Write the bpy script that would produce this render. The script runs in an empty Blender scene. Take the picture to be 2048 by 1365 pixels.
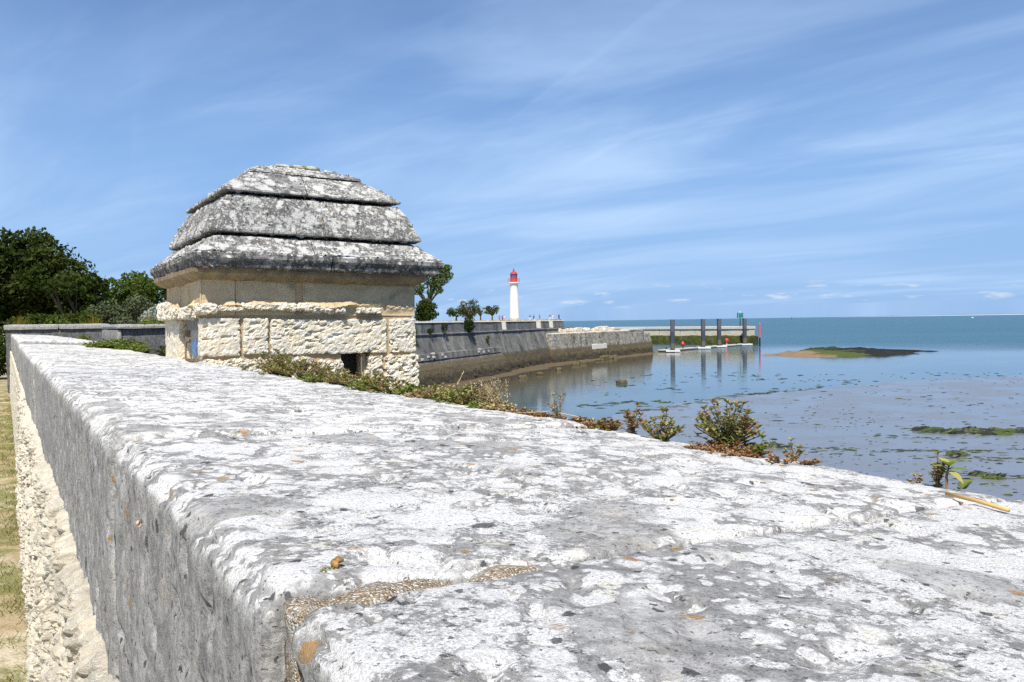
import bpy, bmesh, math, random
import numpy as np
from mathutils import Vector, Matrix, Euler

random.seed(7)
RNG = np.random.default_rng(7)
SC = bpy.context.scene
COL = SC.collection
R = math.radians

# ------------------------------------------------------------------ camera, sky, sun, exposure
TH = R(32.5)                         # the near parapet runs 32.5 degrees left of the view
cam_d = bpy.data.cameras.new('camera')
cam_d.lens = 28.0; cam_d.sensor_width = 36.0; cam_d.sensor_fit = 'HORIZONTAL'
cam_d.clip_start = 0.02; cam_d.clip_end = 90000
cam = bpy.data.objects.new('camera', cam_d); COL.objects.link(cam)
cam.matrix_world = Matrix.Rotation(R(90 - 1.385), 4, 'X') @ Matrix.Rotation(R(-0.858), 4, 'Z')
SC.camera = cam

SUN_EL, SUN_AZ = R(56), R(33)        # azimuth measured in the wall's own frame, from -y towards -x
_sl = Vector((-math.sin(SUN_AZ) * math.cos(SUN_EL), -math.cos(SUN_AZ) * math.cos(SUN_EL), math.sin(SUN_EL)))
SUN_DIR = Matrix.Rotation(TH, 3, 'Z') @ _sl
sun_d = bpy.data.lights.new('sun', 'SUN'); sun_d.energy = 4.6; sun_d.angle = R(0.5); sun_d.color = (1.0, 0.955, 0.88)
sun = bpy.data.objects.new('sun', sun_d); COL.objects.link(sun)
sun.rotation_euler = SUN_DIR.to_track_quat('Z', 'Y').to_euler()
sun.location = (0, -20, 60)

SC.view_settings.view_transform = 'Standard'; SC.view_settings.look = 'None'
SC.view_settings.gamma = 1.0; SC.view_settings.use_curve_mapping = False
SC.view_settings.exposure = 0.45
SC.cycles.use_denoising = False
SC.cycles.max_bounces = 6; SC.cycles.transparent_max_bounces = 6
SC.render.film_transparent = False


class NT:
    """small node-tree helper"""
    def __init__(s, tree):
        s.t = tree; s.n = tree.nodes; s.l = tree.links
    def put(s, sock, v):
        if isinstance(v, bpy.types.NodeSocket): s.l.new(v, sock)
        elif isinstance(v, (tuple, list)) and sock.type == 'RGBA' and len(v) == 3: sock.default_value = (*v, 1)
        else: sock.default_value = v
    def node(s, kind, **kw):
        n = s.n.new(kind)
        for k, v in kw.items(): setattr(n, k, v)
        return n
    def pos(s): return s.node('ShaderNodeNewGeometry').outputs['Position']
    def nrm(s): return s.node('ShaderNodeNewGeometry').outputs['Normal']
    def obj(s): return s.node('ShaderNodeTexCoord').outputs['Object']
    def rnd(s): return s.node('ShaderNodeObjectInfo').outputs['Random']
    def sep(s, v):
        n = s.node('ShaderNodeSeparateXYZ'); s.put(n.inputs[0], v); return n.outputs
    def comb(s, x, y, z):
        n = s.node('ShaderNodeCombineXYZ')
        for i, v in enumerate((x, y, z)): s.put(n.inputs[i], v)
        return n.outputs[0]
    def vmul(s, v, k):
        n = s.node('ShaderNodeVectorMath', operation='MULTIPLY'); s.put(n.inputs[0], v); n.inputs[1].default_value = k
        return n.outputs[0]
    def vadd(s, a, b):
        n = s.node('ShaderNodeVectorMath', operation='ADD'); s.put(n.inputs[0], a); s.put(n.inputs[1], b); return n.outputs[0]
    def m(s, op, a, b=0.0, c=None, clamp=False):
        n = s.node('ShaderNodeMath', operation=op, use_clamp=clamp); s.put(n.inputs[0], a); s.put(n.inputs[1], b)
        if c is not None: s.put(n.inputs[2], c)
        return n.outputs[0]
    def noise(s, v, scale, detail=4.0, rough=0.55, dist=0.0, out='Fac'):
        n = s.node('ShaderNodeTexNoise'); s.put(n.inputs['Vector'], v)
        n.inputs['Scale'].default_value = scale; n.inputs['Detail'].default_value = detail
        n.inputs['Roughness'].default_value = rough; n.inputs['Distortion'].default_value = dist
        return n.outputs['Fac' if out == 'Fac' else 'Color']
    def vor(s, v, scale, feature='F1', rand=1.0):
        n = s.node('ShaderNodeTexVoronoi', feature=feature); s.put(n.inputs['Vector'], v)
        n.inputs['Scale'].default_value = scale; n.inputs['Randomness'].default_value = rand
        return n.outputs
    def step(s, v, a, b):
        n = s.node('ShaderNodeMapRange', interpolation_type='SMOOTHSTEP'); s.put(n.inputs['Value'], v)
        s.put(n.inputs['From Min'], a); s.put(n.inputs['From Max'], b)
        return n.outputs['Result']
    def mix(s, f, a, b, mode='MIX'):
        n = s.node('ShaderNodeMix', data_type='RGBA', blend_type=mode)
        s.put(n.inputs[0], f); s.put(n.inputs[6], a); s.put(n.inputs[7], b); return n.outputs[2]
    def bump(s, h, strength=0.5, dist=0.01, nin=None):
        n = s.node('ShaderNodeBump'); n.inputs['Strength'].default_value = strength; n.inputs['Distance'].default_value = dist
        s.put(n.inputs['Height'], h)
        if nin is not None: s.put(n.inputs['Normal'], nin)
        return n.outputs[0]


def material(name):
    m = bpy.data.materials.new(name); m.use_nodes = True
    t = NT(m.node_tree); t.n.clear()
    out = t.node('ShaderNodeOutputMaterial'); b = t.node('ShaderNodeBsdfPrincipled')
    t.l.new(b.outputs[0], out.inputs[0]); t.b = b; t.out = out
    return m, t


def finish(t, col, rough=0.9, normal=None, spec=0.3):
    t.put(t.b.inputs['Base Color'], col); t.put(t.b.inputs['Roughness'], rough)
    t.put(t.b.inputs['Specular IOR Level'], spec)
    if normal is not None: t.put(t.b.inputs['Normal'], normal)


# ---- world: physical sky with thin high cloud
W = bpy.data.worlds.new('World'); SC.world = W; W.use_nodes = True
wt = NT(W.node_tree); wt.n.clear()
w_out = wt.node('ShaderNodeOutputWorld'); w_bg = wt.node('ShaderNodeBackground')
sky = wt.node('ShaderNodeTexSky', sky_type='NISHITA', sun_disc=False)
sky.sun_elevation = SUN_EL; sky.sun_rotation = math.atan2(SUN_DIR.x, SUN_DIR.y)
sky.altitude = 10; sky.air_density = 1.0; sky.dust_density = 0.35; sky.ozone_density = 2.2
wdir = wt.node('ShaderNodeTexCoord').outputs['Generated']
dx, dy, dz = wt.sep(wdir)
dzc = wt.m('MAXIMUM', dz, 0.015)
plane = wt.comb(wt.m('DIVIDE', dx, wt.m('ADD', dzc, 0.12)), wt.m('DIVIDE', dy, wt.m('ADD', dzc, 0.12)), 0.0)
rot = wt.node('ShaderNodeVectorRotate', rotation_type='Z_AXIS'); wt.put(rot.inputs['Vector'], plane); rot.inputs['Angle'].default_value = R(38)
st = wt.vmul(rot.outputs[0], (0.55, 1.5, 1.0))
c1 = wt.noise(st, 0.75, 7, 0.55, 0.9)
c2 = wt.noise(wt.vmul(rot.outputs[0], (0.25, 1.6, 1.0)), 1.7, 6, 0.6, 0.4)
broad = wt.noise(plane, 0.35, 2, 0.5, 0.3)
cirrus = wt.m('MULTIPLY', wt.step(c1, 0.34, 0.74), wt.step(broad, 0.22, 0.60))
cirrus = wt.m('ADD', cirrus, wt.m('MULTIPLY', wt.step(c2, 0.52, 0.80), 0.35))
rot2 = wt.node('ShaderNodeVectorRotate', rotation_type='Z_AXIS'); wt.put(rot2.inputs['Vector'], plane); rot2.inputs['Angle'].default_value = R(64)
c3 = wt.noise(wt.vmul(rot2.outputs[0], (0.10, 2.2, 1.0)), 2.6, 3, 0.55, 0.15)
cirrus = wt.m('ADD', cirrus, wt.m('MULTIPLY', wt.step(c3, 0.60, 0.78), 0.22))
cirrus = wt.m('MULTIPLY', wt.m('MULTIPLY', cirrus, 0.85), wt.m('SUBTRACT', 1.0, wt.m('MULTIPLY', wt.step(dz, 0.20, 0.42), 0.55)), clamp=True)
# small fair-weather cumulus low over the horizon
az = wt.m('ARCTAN2', dx, dy)
cum_v = wt.comb(wt.m('MULTIPLY', az, 26.0), wt.m('MULTIPLY', dz, 105.0), 3.7)
cum_n = wt.noise(cum_v, 1.0, 6, 0.55, 0.2)
band = wt.m('MULTIPLY', wt.step(dz, 0.012, 0.022), wt.m('SUBTRACT', 1.0, wt.step(dz, 0.032, 0.05)))
cum = wt.m('MULTIPLY', wt.m('MULTIPLY', wt.step(cum_n, 0.56, 0.70), band), 0.75)
band2 = wt.m('MULTIPLY', wt.step(dz, 0.06, 0.08), wt.m('SUBTRACT', 1.0, wt.step(dz, 0.095, 0.12)))
cum_n2 = wt.noise(wt.comb(wt.m('MULTIPLY', az, 16.0), wt.m('MULTIPLY', dz, 70.0), 9.1), 1.0, 5, 0.55, 0.2)
cum = wt.m('ADD', cum, wt.m('MULTIPLY', wt.m('MULTIPLY', wt.step(cum_n2, 0.66, 0.76), band2), 0.45), clamp=True)
base = wt.mix(1.0, sky.outputs[0], (0.83, 0.98, 1.22), 'MULTIPLY')
haze_f = wt.m('MULTIPLY', wt.m('SUBTRACT', 1.0, wt.step(dz, 0.0, 0.50)), 0.88)
base = wt.mix(haze_f, base, (2.8, 4.8, 8.2))
colr = wt.mix(cirrus, base, (5.0, 6.9, 9.7))
colr = wt.mix(cum, colr, (6.6, 7.4, 8.6))
wt.put(w_bg.inputs['Color'], colr); w_bg.inputs['Strength'].default_value = 0.078
wt.l.new(w_bg.outputs[0], w_out.inputs[0])


# ------------------------------------------------------------------ geometry helpers
def _hash(i, seed):
    h = (i[..., 0].astype(np.uint32) * np.uint32(374761393) + i[..., 1].astype(np.uint32) * np.uint32(668265263)
         + i[..., 2].astype(np.uint32) * np.uint32(2246822519) + np.uint32(seed * 1013904223 & 0xffffffff))
    h ^= h >> np.uint32(13); h *= np.uint32(1274126177); h ^= h >> np.uint32(16); h *= np.uint32(2654435761); h ^= h >> np.uint32(15)
    return h.astype(np.float64) / 4294967295.0 * 2 - 1


def vnoise(p, seed=0):
    p = np.asarray(p, float); i = np.floor(p).astype(np.int64); f = p - i
    u = f * f * f * (f * (f * 6 - 15) + 10); r = 0
    with np.errstate(over='ignore'):
        for a in (0, 1):
            for b in (0, 1):
                for c in (0, 1):
                    w = (u[..., 0] if a else 1 - u[..., 0]) * (u[..., 1] if b else 1 - u[..., 1]) * (u[..., 2] if c else 1 - u[..., 2])
                    r = r + w * _hash(i + np.array([a, b, c]), seed)
    return r


def fbm(p, scale, octaves=4, rough=0.5, seed=0):
    p = np.asarray(p, float) * scale; a, s, t = 1.0, 0.0, 0.0
    for k in range(octaves):
        s = s + a * vnoise(p + 17.3 * k, seed + k); t += a; p = p * 2.03; a *= rough
    return s / t


def LOC(x, y, z=0.0):
    c, s = math.cos(TH), math.sin(TH)
    return Vector((x * c - y * s, x * s + y * c, z))


def mesh(name, V, Fc, mats, smooth=False, fmat=None):
    me = bpy.data.meshes.new(name)
    me.from_pydata([tuple(v) for v in V], [], [tuple(int(i) for i in f) for f in Fc])
    for m in (mats if isinstance(mats, (list, tuple)) else [mats]): me.materials.append(m)
    if fmat is not None: me.polygons.foreach_set('material_index', np.asarray(fmat, dtype=np.int32))
    if smooth: me.polygons.foreach_set('use_smooth', np.ones(len(me.polygons), bool))
    me.update(); return me


def link(name, me, parent=None, loc=(0, 0, 0), rot=None, scale=None):
    o = bpy.data.objects.new(name, me); COL.objects.link(o)
    o.location = loc
    if rot is not None: o.rotation_euler = rot
    if scale is not None: o.scale = scale
    if parent is not None: o.parent = parent
    return o


def tag(o, label=None, cat=None, group=None, kind=None):
    if label: o['label'] = label
    if cat: o['category'] = cat
    if group: o['group'] = group
    if kind: o['kind'] = kind
    return o


def thing(name, label, cat, loc=(0, 0, 0), rz=0.0, group=None):
    o = bpy.data.objects.new(name, None); COL.objects.link(o)
    o.location = loc; o.rotation_euler = (0, 0, rz); o.empty_display_size = 0.1
    return tag(o, label, cat, group)


_GC = {}
def grid_cube(nx, ny, nz):
    key = (nx, ny, nz)
    if key in _GC: return _GC[key]
    idx, V, Fc = {}, [], []
    def vid(a, b, c):
        k = (a, b, c)
        if k not in idx:
            idx[k] = len(V); V.append((2 * a / nx - 1, 2 * b / ny - 1, 2 * c / nz - 1))
        return idx[k]
    for a in range(nx):
        for b in range(ny):
            Fc.append((vid(a, b, 0), vid(a, b + 1, 0), vid(a + 1, b + 1, 0), vid(a + 1, b, 0)))
            Fc.append((vid(a, b, nz), vid(a + 1, b, nz), vid(a + 1, b + 1, nz), vid(a, b + 1, nz)))
    for a in range(nx):
        for c in range(nz):
            Fc.append((vid(a, 0, c), vid(a + 1, 0, c), vid(a + 1, 0, c + 1), vid(a, 0, c + 1)))
            Fc.append((vid(a, ny, c), vid(a, ny, c + 1), vid(a + 1, ny, c + 1), vid(a + 1, ny, c)))
    for b in range(ny):
        for c in range(nz):
            Fc.append((vid(0, b, c), vid(0, b, c + 1), vid(0, b + 1, c + 1), vid(0, b + 1, c)))
            Fc.append((vid(nx, b, c), vid(nx, b + 1, c), vid(nx, b + 1, c + 1), vid(nx, b, c + 1)))
    _GC[key] = (np.array(V), np.array(Fc)); return _GC[key]


def rough_block(h, seg, rad, disp):
    """box of half sizes h with rounded edges, pushed out by disp(points, normals)"""
    h = np.array(h, float)
    n = [max(2, int(round(2 * h[i] / seg))) for i in range(3)]
    V, Fc = grid_cube(*n); P = V * h
    rv = np.array(rad if isinstance(rad, (tuple, list)) else (rad,) * 3, float); rv = np.minimum(rv, h * 0.95)
    q = np.clip(P, -h + rv, h - rv); d = (P - q) / rv; L = np.linalg.norm(d, axis=1, keepdims=True); L[L == 0] = 1
    N = d / L; P = q + N * rv; N = N / rv; N /= np.maximum(np.linalg.norm(N, axis=1, keepdims=True), 1e-9)
    if disp is not None: P = P + N * disp(P, N)[:, None]
    return P, Fc


def vnormals(V, Fc):
    V = np.asarray(V, float); Fc = np.asarray(Fc); a, b, c, d = (V[Fc[:, k]] for k in range(4))
    fn = np.cross(c - a, d - b); N = np.zeros_like(V)
    for k in range(4): np.add.at(N, Fc[:, k], fn)
    L = np.linalg.norm(N, axis=1, keepdims=True); L[L == 0] = 1
    return N / L


def grid(nu, nv, fn):
    """quad grid from fn(u array, v array) -> (N,3)"""
    u, v = np.meshgrid(np.linspace(0, 1, nu + 1), np.linspace(0, 1, nv + 1), indexing='ij')
    P = fn(u.ravel(), v.ravel()); w = nv + 1
    i, j = np.meshgrid(np.arange(nu), np.arange(nv), indexing='ij'); a = (i * w + j).ravel()
    return P, np.stack([a, a + w, a + w + 1, a + 1], 1)


def tube(pts, radii, n=6):
    V, Fc = [], []; pts = [Vector(p) for p in pts]; up = Vector((0.13, 0.21, 1)).normalized()
    for k, p in enumerate(pts):
        t = (pts[min(k + 1, len(pts) - 1)] - pts[max(k - 1, 0)]).normalized()
        a = t.cross(up if abs(t.dot(up)) < 0.95 else Vector((1, 0, 0))).normalized(); b = t.cross(a)
        for j in range(n):
            w = 2 * math.pi * j / n; V.append(p + (a * math.cos(w) + b * math.sin(w)) * radii[k])
    for k in range(len(pts) - 1):
        for j in range(n):
            Fc.append((k * n + j, k * n + (j + 1) % n, (k + 1) * n + (j + 1) % n, (k + 1) * n + j))
    Fc.append(tuple(range(n - 1, -1, -1))); Fc.append(tuple(range((len(pts) - 1) * n, len(pts) * n)))
    return [tuple(v) for v in V], Fc


class Acc:
    """collects pieces of ONE part"""
    def __init__(s): s.V = []; s.F = []; s.M = []
    def add(s, V, Fc, mi=0):
        k = len(s.V); s.V.extend(tuple(v) for v in V); s.F.extend(tuple(i + k for i in f) for f in Fc); s.M.extend([mi] * len(Fc))
        return s
    def box(s, c, h, mi=0):
        V = [(c[0] + i * h[0], c[1] + j * h[1], c[2] + k * h[2]) for i in (-1, 1) for j in (-1, 1) for k in (-1, 1)]
        return s.add(V, [(0, 1, 3, 2), (4, 6, 7, 5), (0, 4, 5, 1), (2, 3, 7, 6), (0, 2, 6, 4), (1, 5, 7, 3)], mi)
    def lathe(s, prof, n=24, c=(0, 0, 0), mi=0):
        V = [(c[0] + r * math.cos(2 * math.pi * j / n), c[1] + r * math.sin(2 * math.pi * j / n), c[2] + z) for r, z in prof for j in range(n)]
        Fc = [(k * n + j, k * n + (j + 1) % n, (k + 1) * n + (j + 1) % n, (k + 1) * n + j) for k in range(len(prof) - 1) for j in range(n)]
        Fc.append(tuple(range(n - 1, -1, -1))); Fc.append(tuple(range((len(prof) - 1) * n, len(prof) * n)))
        return s.add(V, Fc, mi)
    def make(s, name, mats, parent=None, loc=(0, 0, 0), smooth=False, rot=None):
        return link(name, mesh(name, s.V, s.F, mats, smooth, s.M), parent, loc, rot)


def bevel(o, w=0.01, seg=2):
    m = o.modifiers.new('bevel', 'BEVEL'); m.width = w; m.segments = seg; m.limit_method = 'ANGLE'; return o


# ------------------------------------------------------------------ materials
def mat_lichen(name, grey0=(0.10, 0.10, 0.10), grey1=(0.30, 0.295, 0.28), white=(0.80, 0.785, 0.74), cover=0.5, scale=1.0, dark=1.0, orange=1.0, warm=0.0, bump_d=0.003, side_white=0.25, tint=0.0):
    """weathered limestone under crusts of white lichen: rosettes of several sizes, granular specks, dark and orange spots"""
    m, t = material(name)
    p = t.vmul(t.pos(), (scale, scale, scale)); nz = t.sep(t.nrm())[2]
    up = t.step(nz, 0.10, 0.70); side = t.m('SUBTRACT', 1.0, up)
    n0 = t.noise(p, 3.2, 4, 0.55); n1 = t.noise(p, 20, 8, 0.7); n2 = t.noise(p, 80, 6, 0.72); n3 = t.noise(p, 310, 4, 0.8)
    warp = t.vadd(p, t.vmul(t.noise(p, 22, 4, 0.6, out='Color'), (0.035, 0.035, 0.035)))
    edge = t.m('ADD', t.m('MULTIPLY', t.m('SUBTRACT', n2, 0.5), 0.55), t.m('MULTIPLY', t.m('SUBTRACT', n3, 0.5), 0.35))
    def rosette(sc, sel, rad, off, soft=0.13):
        v = t.vor(t.vadd(warp, off), sc); r = t.sep(v['Color'])
        rr = t.m('ADD', rad * 0.62, t.m('MULTIPLY', r[1], rad * 0.7))
        d = t.m('SUBTRACT', rr, t.m('ADD', v['Distance'], edge))
        return t.m('MULTIPLY', t.step(d, 0.0, soft), t.step(r[0], 1.0 - sel, 1.02 - sel)), r
    dens = t.step(n0, 0.30, 0.68)
    r1, _ = rosette(8.5, 0.30 + 0.4 * cover, 0.52, (1.7, 0.3, 5.1)); r2, _ = rosette(21, 0.30 + 0.45 * cover, 0.52, (9.7, 4.3, 2.2)); r3, _ = rosette(52, 0.25 + 0.45 * cover, 0.50, (3.3, 8.8, 6.4))
    thr = t.m('SUBTRACT', 0.60 - 0.16 * (cover - 0.5), t.m('MULTIPLY', dens, 0.13))
    specks = t.step(t.m('ADD', t.m('MULTIPLY', n1, 0.45), t.m('MULTIPLY', t.noise(p, 150, 5, 0.75), 0.55)), thr, t.m('ADD', thr, 0.05))
    crust = t.step(t.m('ADD', n1, t.m('MULTIPLY', edge, 0.45)), 0.57 - 0.1 * (cover - 0.5), 0.66)
    wm = t.m('MAXIMUM', t.m('MULTIPLY', r1, 0.92), t.m('MAXIMUM', t.m('MULTIPLY', r2, 0.95), t.m('MAXIMUM', t.m('MULTIPLY', r3, 0.9), t.m('MAXIMUM', t.m('MULTIPLY', specks, 0.85), t.m('MULTIPLY', crust, 0.85)))))
    rb, _ = rosette(6.0, 0.24, 0.55, (5.5, 1.9, 0.4), 0.16)
    wm = t.m('MULTIPLY', wm, t.m('SUBTRACT', 1.0, t.m('MULTIPLY', rb, 0.72)))
    wm = t.m('MULTIPLY', wm, t.m('ADD', 0.70, t.m('MULTIPLY', t.step(n3, 0.36, 0.52), 0.30)))
    wm = t.m('MULTIPLY', wm, t.m('ADD', side_white, t.m('MULTIPLY', up, 1 - side_white)), clamp=True)
    f = t.step(t.m('ADD', t.m('MULTIPLY', n2, 0.5), t.m('MULTIPLY', n3, 0.5)), 0.33, 0.67)
    stone = t.mix(f, grey0, grey1)
    mid = tuple(min(0.62, x * 1.25) for x in grey1)
    stone = t.mix(t.m('MULTIPLY', t.step(n1, 0.47, 0.60), 0.55), stone, mid)
    stone = t.mix(t.m('MULTIPLY', t.step(t.noise(p, 7, 6, 0.65), 0.52, 0.66), 0.55), stone, tuple(x * 0.42 for x in grey1))
    stone = t.mix(t.m('MULTIPLY', t.step(t.noise(p, 9, 5, 0.65), 0.55, 0.70), 0.35 + 0.4 * warm), stone, (grey1[0] * 1.05, grey1[1] * 0.93, grey1[2] * 0.70))
    # rain streaks down the steep sides
    stv = t.noise(t.vmul(p, (1, 1, 0.10)), 22, 6, 0.66)
    stone = t.mix(t.m('MULTIPLY', t.m('MULTIPLY', t.step(stv, 0.54, 0.70), side), 0.42), stone, tuple(min(0.6, x * 1.45) for x in (grey1[0], grey1[1] * 0.985, grey1[2] * 0.93)))
    stone = t.mix(t.m('MULTIPLY', t.m('MULTIPLY', t.step(stv, 0.46, 0.32), side), 0.45), stone, tuple(x * 0.75 for x in grey0))
    lw = t.mix(t.step(t.m('ADD', t.m('MULTIPLY', n3, 0.6), t.m('MULTIPLY', n2, 0.4)), 0.34, 0.62), tuple(x * 0.78 for x in white), white)
    lw = t.mix(t.m('MULTIPLY', t.step(t.noise(p, 16, 4, 0.6), 0.56, 0.70), 0.55), lw, (white[0] * 0.88, white[1] * 0.84, white[2] * 0.66))
    col = t.mix(wm, stone, lw)
    bs, _ = rosette(17, 0.08 * dark, 0.27, (2.2, 6.1, 9.3), 0.05); bs2, _ = rosette(60, 0.09 * dark, 0.34, (7.1, 0.6, 3.3), 0.06)
    col = t.mix(t.m('MULTIPLY', t.m('MAXIMUM', bs, bs2), 0.82), col, (0.05, 0.05, 0.05))
    os_, _ = rosette(17, 0.055 * orange, 0.24, (4.4, 2.9, 8.1), 0.05); os2, _ = rosette(33, 0.05 * orange, 0.34, (0.4, 5.9, 2.7), 0.06)
    col = t.mix(t.m('MULTIPLY', t.m('MULTIPLY', t.m('MAXIMUM', os_, os2), t.step(n3, 0.30, 0.55)), 0.9), col, t.mix(n2, (0.30, 0.14, 0.04), (0.50, 0.30, 0.10)))
    pits = t.step(t.noise(p, 120, 4, 0.65), 0.385, 0.32)
    col = t.mix(t.m('MULTIPLY', pits, 0.7), col, (0.06, 0.058, 0.053))
    if tint > 0: col = t.mix(1.0, col, t.mix(t.rnd(), (1 - tint, 1 - tint, 1 - tint * 0.9), (1.0, 0.99, 0.97)), 'MULTIPLY')
    h = t.m('ADD', t.m('ADD', t.m('MULTIPLY', n2, 0.7), t.m('MULTIPLY', n3, 0.5)), t.m('ADD', t.m('MULTIPLY', wm, 0.25), t.m('MULTIPLY', pits, -0.8)))
    finish(t, col, 0.95, t.bump(h, 0.8, bump_d), 0.12)
    return m


def mat_stone(name, a, b, c, scale=1.0, bump_d=0.01, white=0.0, stain=0.0, spec=0.15):
    m, t = material(name)
    p = t.vmul(t.pos(), (scale, scale, scale)); r = t.rnd()
    p2 = t.vadd(p, t.comb(t.m('MULTIPLY', r, 31.0), t.m('MULTIPLY', r, 17.0), 0.0))
    n1 = t.noise(p2, 4, 6, 0.6, 0.3); n2 = t.noise(p2, 28, 8, 0.7); n3 = t.noise(p2, 110, 4, 0.7)
    col = t.mix(t.step(n1, 0.35, 0.65), a, b)
    col = t.mix(t.m('MULTIPLY', t.step(n2, 0.42, 0.70), 0.65), col, c)
    if white > 0:
        col = t.mix(t.m('MULTIPLY', t.step(t.noise(p2, 9, 7, 0.65), 0.52, 0.62), white), col, (0.80, 0.78, 0.72))
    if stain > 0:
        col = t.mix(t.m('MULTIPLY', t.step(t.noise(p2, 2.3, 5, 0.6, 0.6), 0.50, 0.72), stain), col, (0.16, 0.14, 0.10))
    pits = t.step(n2, 0.40, 0.30)
    col = t.mix(t.m('MULTIPLY', pits, 0.35), col, tuple(x * 0.35 for x in a))
    h = t.m('ADD', t.m('MULTIPLY', n2, 1.0), t.m('MULTIPLY', n3, 0.45))
    finish(t, col, 0.95, t.bump(h, 0.9, bump_d), spec)
    return m


def mat_plain(name, col, rough=0.6, var=0.15, scale=8.0, spec=0.4, metal=0.0):
    m, t = material(name)
    n = t.noise(t.pos(), scale, 5, 0.6)
    finish(t, t.mix(n, tuple(x * (1 - var) for x in col), tuple(min(1, x * (1 + var)) for x in col)), rough, None, spec)
    t.b.inputs['Metallic'].default_value = metal
    return m


def mat_leaf(name, a, b, trans=0.35, scale=3.0):
    m, t = material(name)
    t.n.remove(t.b)
    p = t.pos(); n = t.noise(p, scale, 4, 0.6)
    r = t.node('ShaderNodeNewGeometry').outputs['Random Per Island']
    f = t.m('ADD', t.m('MULTIPLY', n, 0.6), t.m('MULTIPLY', r, 0.55), clamp=True)
    col = t.mix(f, a, b)
    d = t.node('ShaderNodeBsdfDiffuse'); tr = t.node('ShaderNodeBsdfTranslucent'); gl = t.node('ShaderNodeBsdfGlossy')
    t.put(d.inputs[0], col); t.put(tr.inputs[0], t.mix(0.5, col, (0.25, 0.35, 0.03), 'MIX')); gl.inputs['Roughness'].default_value = 0.45
    ms = t.node('ShaderNodeMixShader'); ms.inputs[0].default_value = trans; t.l.new(d.outputs[0], ms.inputs[1]); t.l.new(tr.outputs[0], ms.inputs[2])
    m2 = t.node('ShaderNodeMixShader'); m2.inputs[0].default_value = 0.0; t.l.new(ms.outputs[0], m2.inputs[1]); t.l.new(gl.outputs[0], m2.inputs[2])
    t.l.new(m2.outputs[0], t.out.inputs[0])
    return m


MAT_COPING = mat_lichen('coping_limestone', white=(0.86, 0.845, 0.80), grey0=(0.15, 0.147, 0.14), grey1=(0.44, 0.43, 0.405), cover=0.73, scale=1.45, orange=0.8, side_white=0.14, tint=0.14, bump_d=0.0035)
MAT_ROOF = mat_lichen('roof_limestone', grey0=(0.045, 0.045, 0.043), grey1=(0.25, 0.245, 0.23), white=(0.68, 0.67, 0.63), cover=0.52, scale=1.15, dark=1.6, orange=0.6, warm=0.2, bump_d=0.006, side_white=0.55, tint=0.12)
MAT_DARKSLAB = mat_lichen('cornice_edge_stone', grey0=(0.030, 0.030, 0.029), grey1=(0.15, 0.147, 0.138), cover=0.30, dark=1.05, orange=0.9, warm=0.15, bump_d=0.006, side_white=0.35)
MAT_RUBBLE = mat_stone('rubble_limestone', (0.72, 0.63, 0.47), (0.52, 0.47, 0.37), (0.82, 0.77, 0.64), 4.0, 0.010, 0.45, 0.35)
MAT_MORTAR = mat_stone('lime_mortar', (0.56, 0.48, 0.35), (0.64, 0.56, 0.43), (0.42, 0.35, 0.26), 5.0, 0.006, 0.25)
MAT_JOINT, t = material('coarse_sand_mortar')
p = t.pos(); v = t.vor(p, 620); r = t.sep(v['Color']); n1 = t.noise(p, 28, 6, 0.7); n2 = t.noise(p, 120, 5, 0.7)
c = t.mix(r[0], (0.20, 0.15, 0.10), (0.50, 0.41, 0.29)); c = t.mix(t.step(r[1], 0.80, 0.86), c, (0.70, 0.66, 0.58)); c = t.mix(t.step(r[2], 0.95, 0.97), c, (0.36, 0.19, 0.08))
c = t.mix(t.m('MULTIPLY', t.step(n1, 0.50, 0.60), 0.75), c, t.mix(n2, (0.30, 0.29, 0.27), (0.66, 0.64, 0.59)))
c = t.mix(t.m('MULTIPLY', t.step(n2, 0.42, 0.32), 0.8), c, (0.06, 0.045, 0.03))
finish(t, c, 0.95, t.bump(t.m('ADD', t.m('MULTIPLY', v['Distance'], -1.0), t.m('MULTIPLY', n2, 1.2)), 0.9, 0.003), 0.1)
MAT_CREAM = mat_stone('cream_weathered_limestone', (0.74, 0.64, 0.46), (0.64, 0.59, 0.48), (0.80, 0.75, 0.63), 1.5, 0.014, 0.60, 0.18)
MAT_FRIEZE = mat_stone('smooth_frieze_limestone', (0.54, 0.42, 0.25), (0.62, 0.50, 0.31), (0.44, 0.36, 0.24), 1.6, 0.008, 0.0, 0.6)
MAT_OCHRE = mat_stone('ochre_mortar', (0.50, 0.33, 0.18), (0.44, 0.34, 0.22), (0.56, 0.44, 0.28), 3.0, 0.006, 0.0, 0.25)
MAT_MOULD = mat_stone('moulding_limestone', (0.34, 0.26, 0.14), (0.22, 0.16, 0.09), (0.40, 0.33, 0.22), 3.0, 0.008, 0.0, 0.7)


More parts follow.
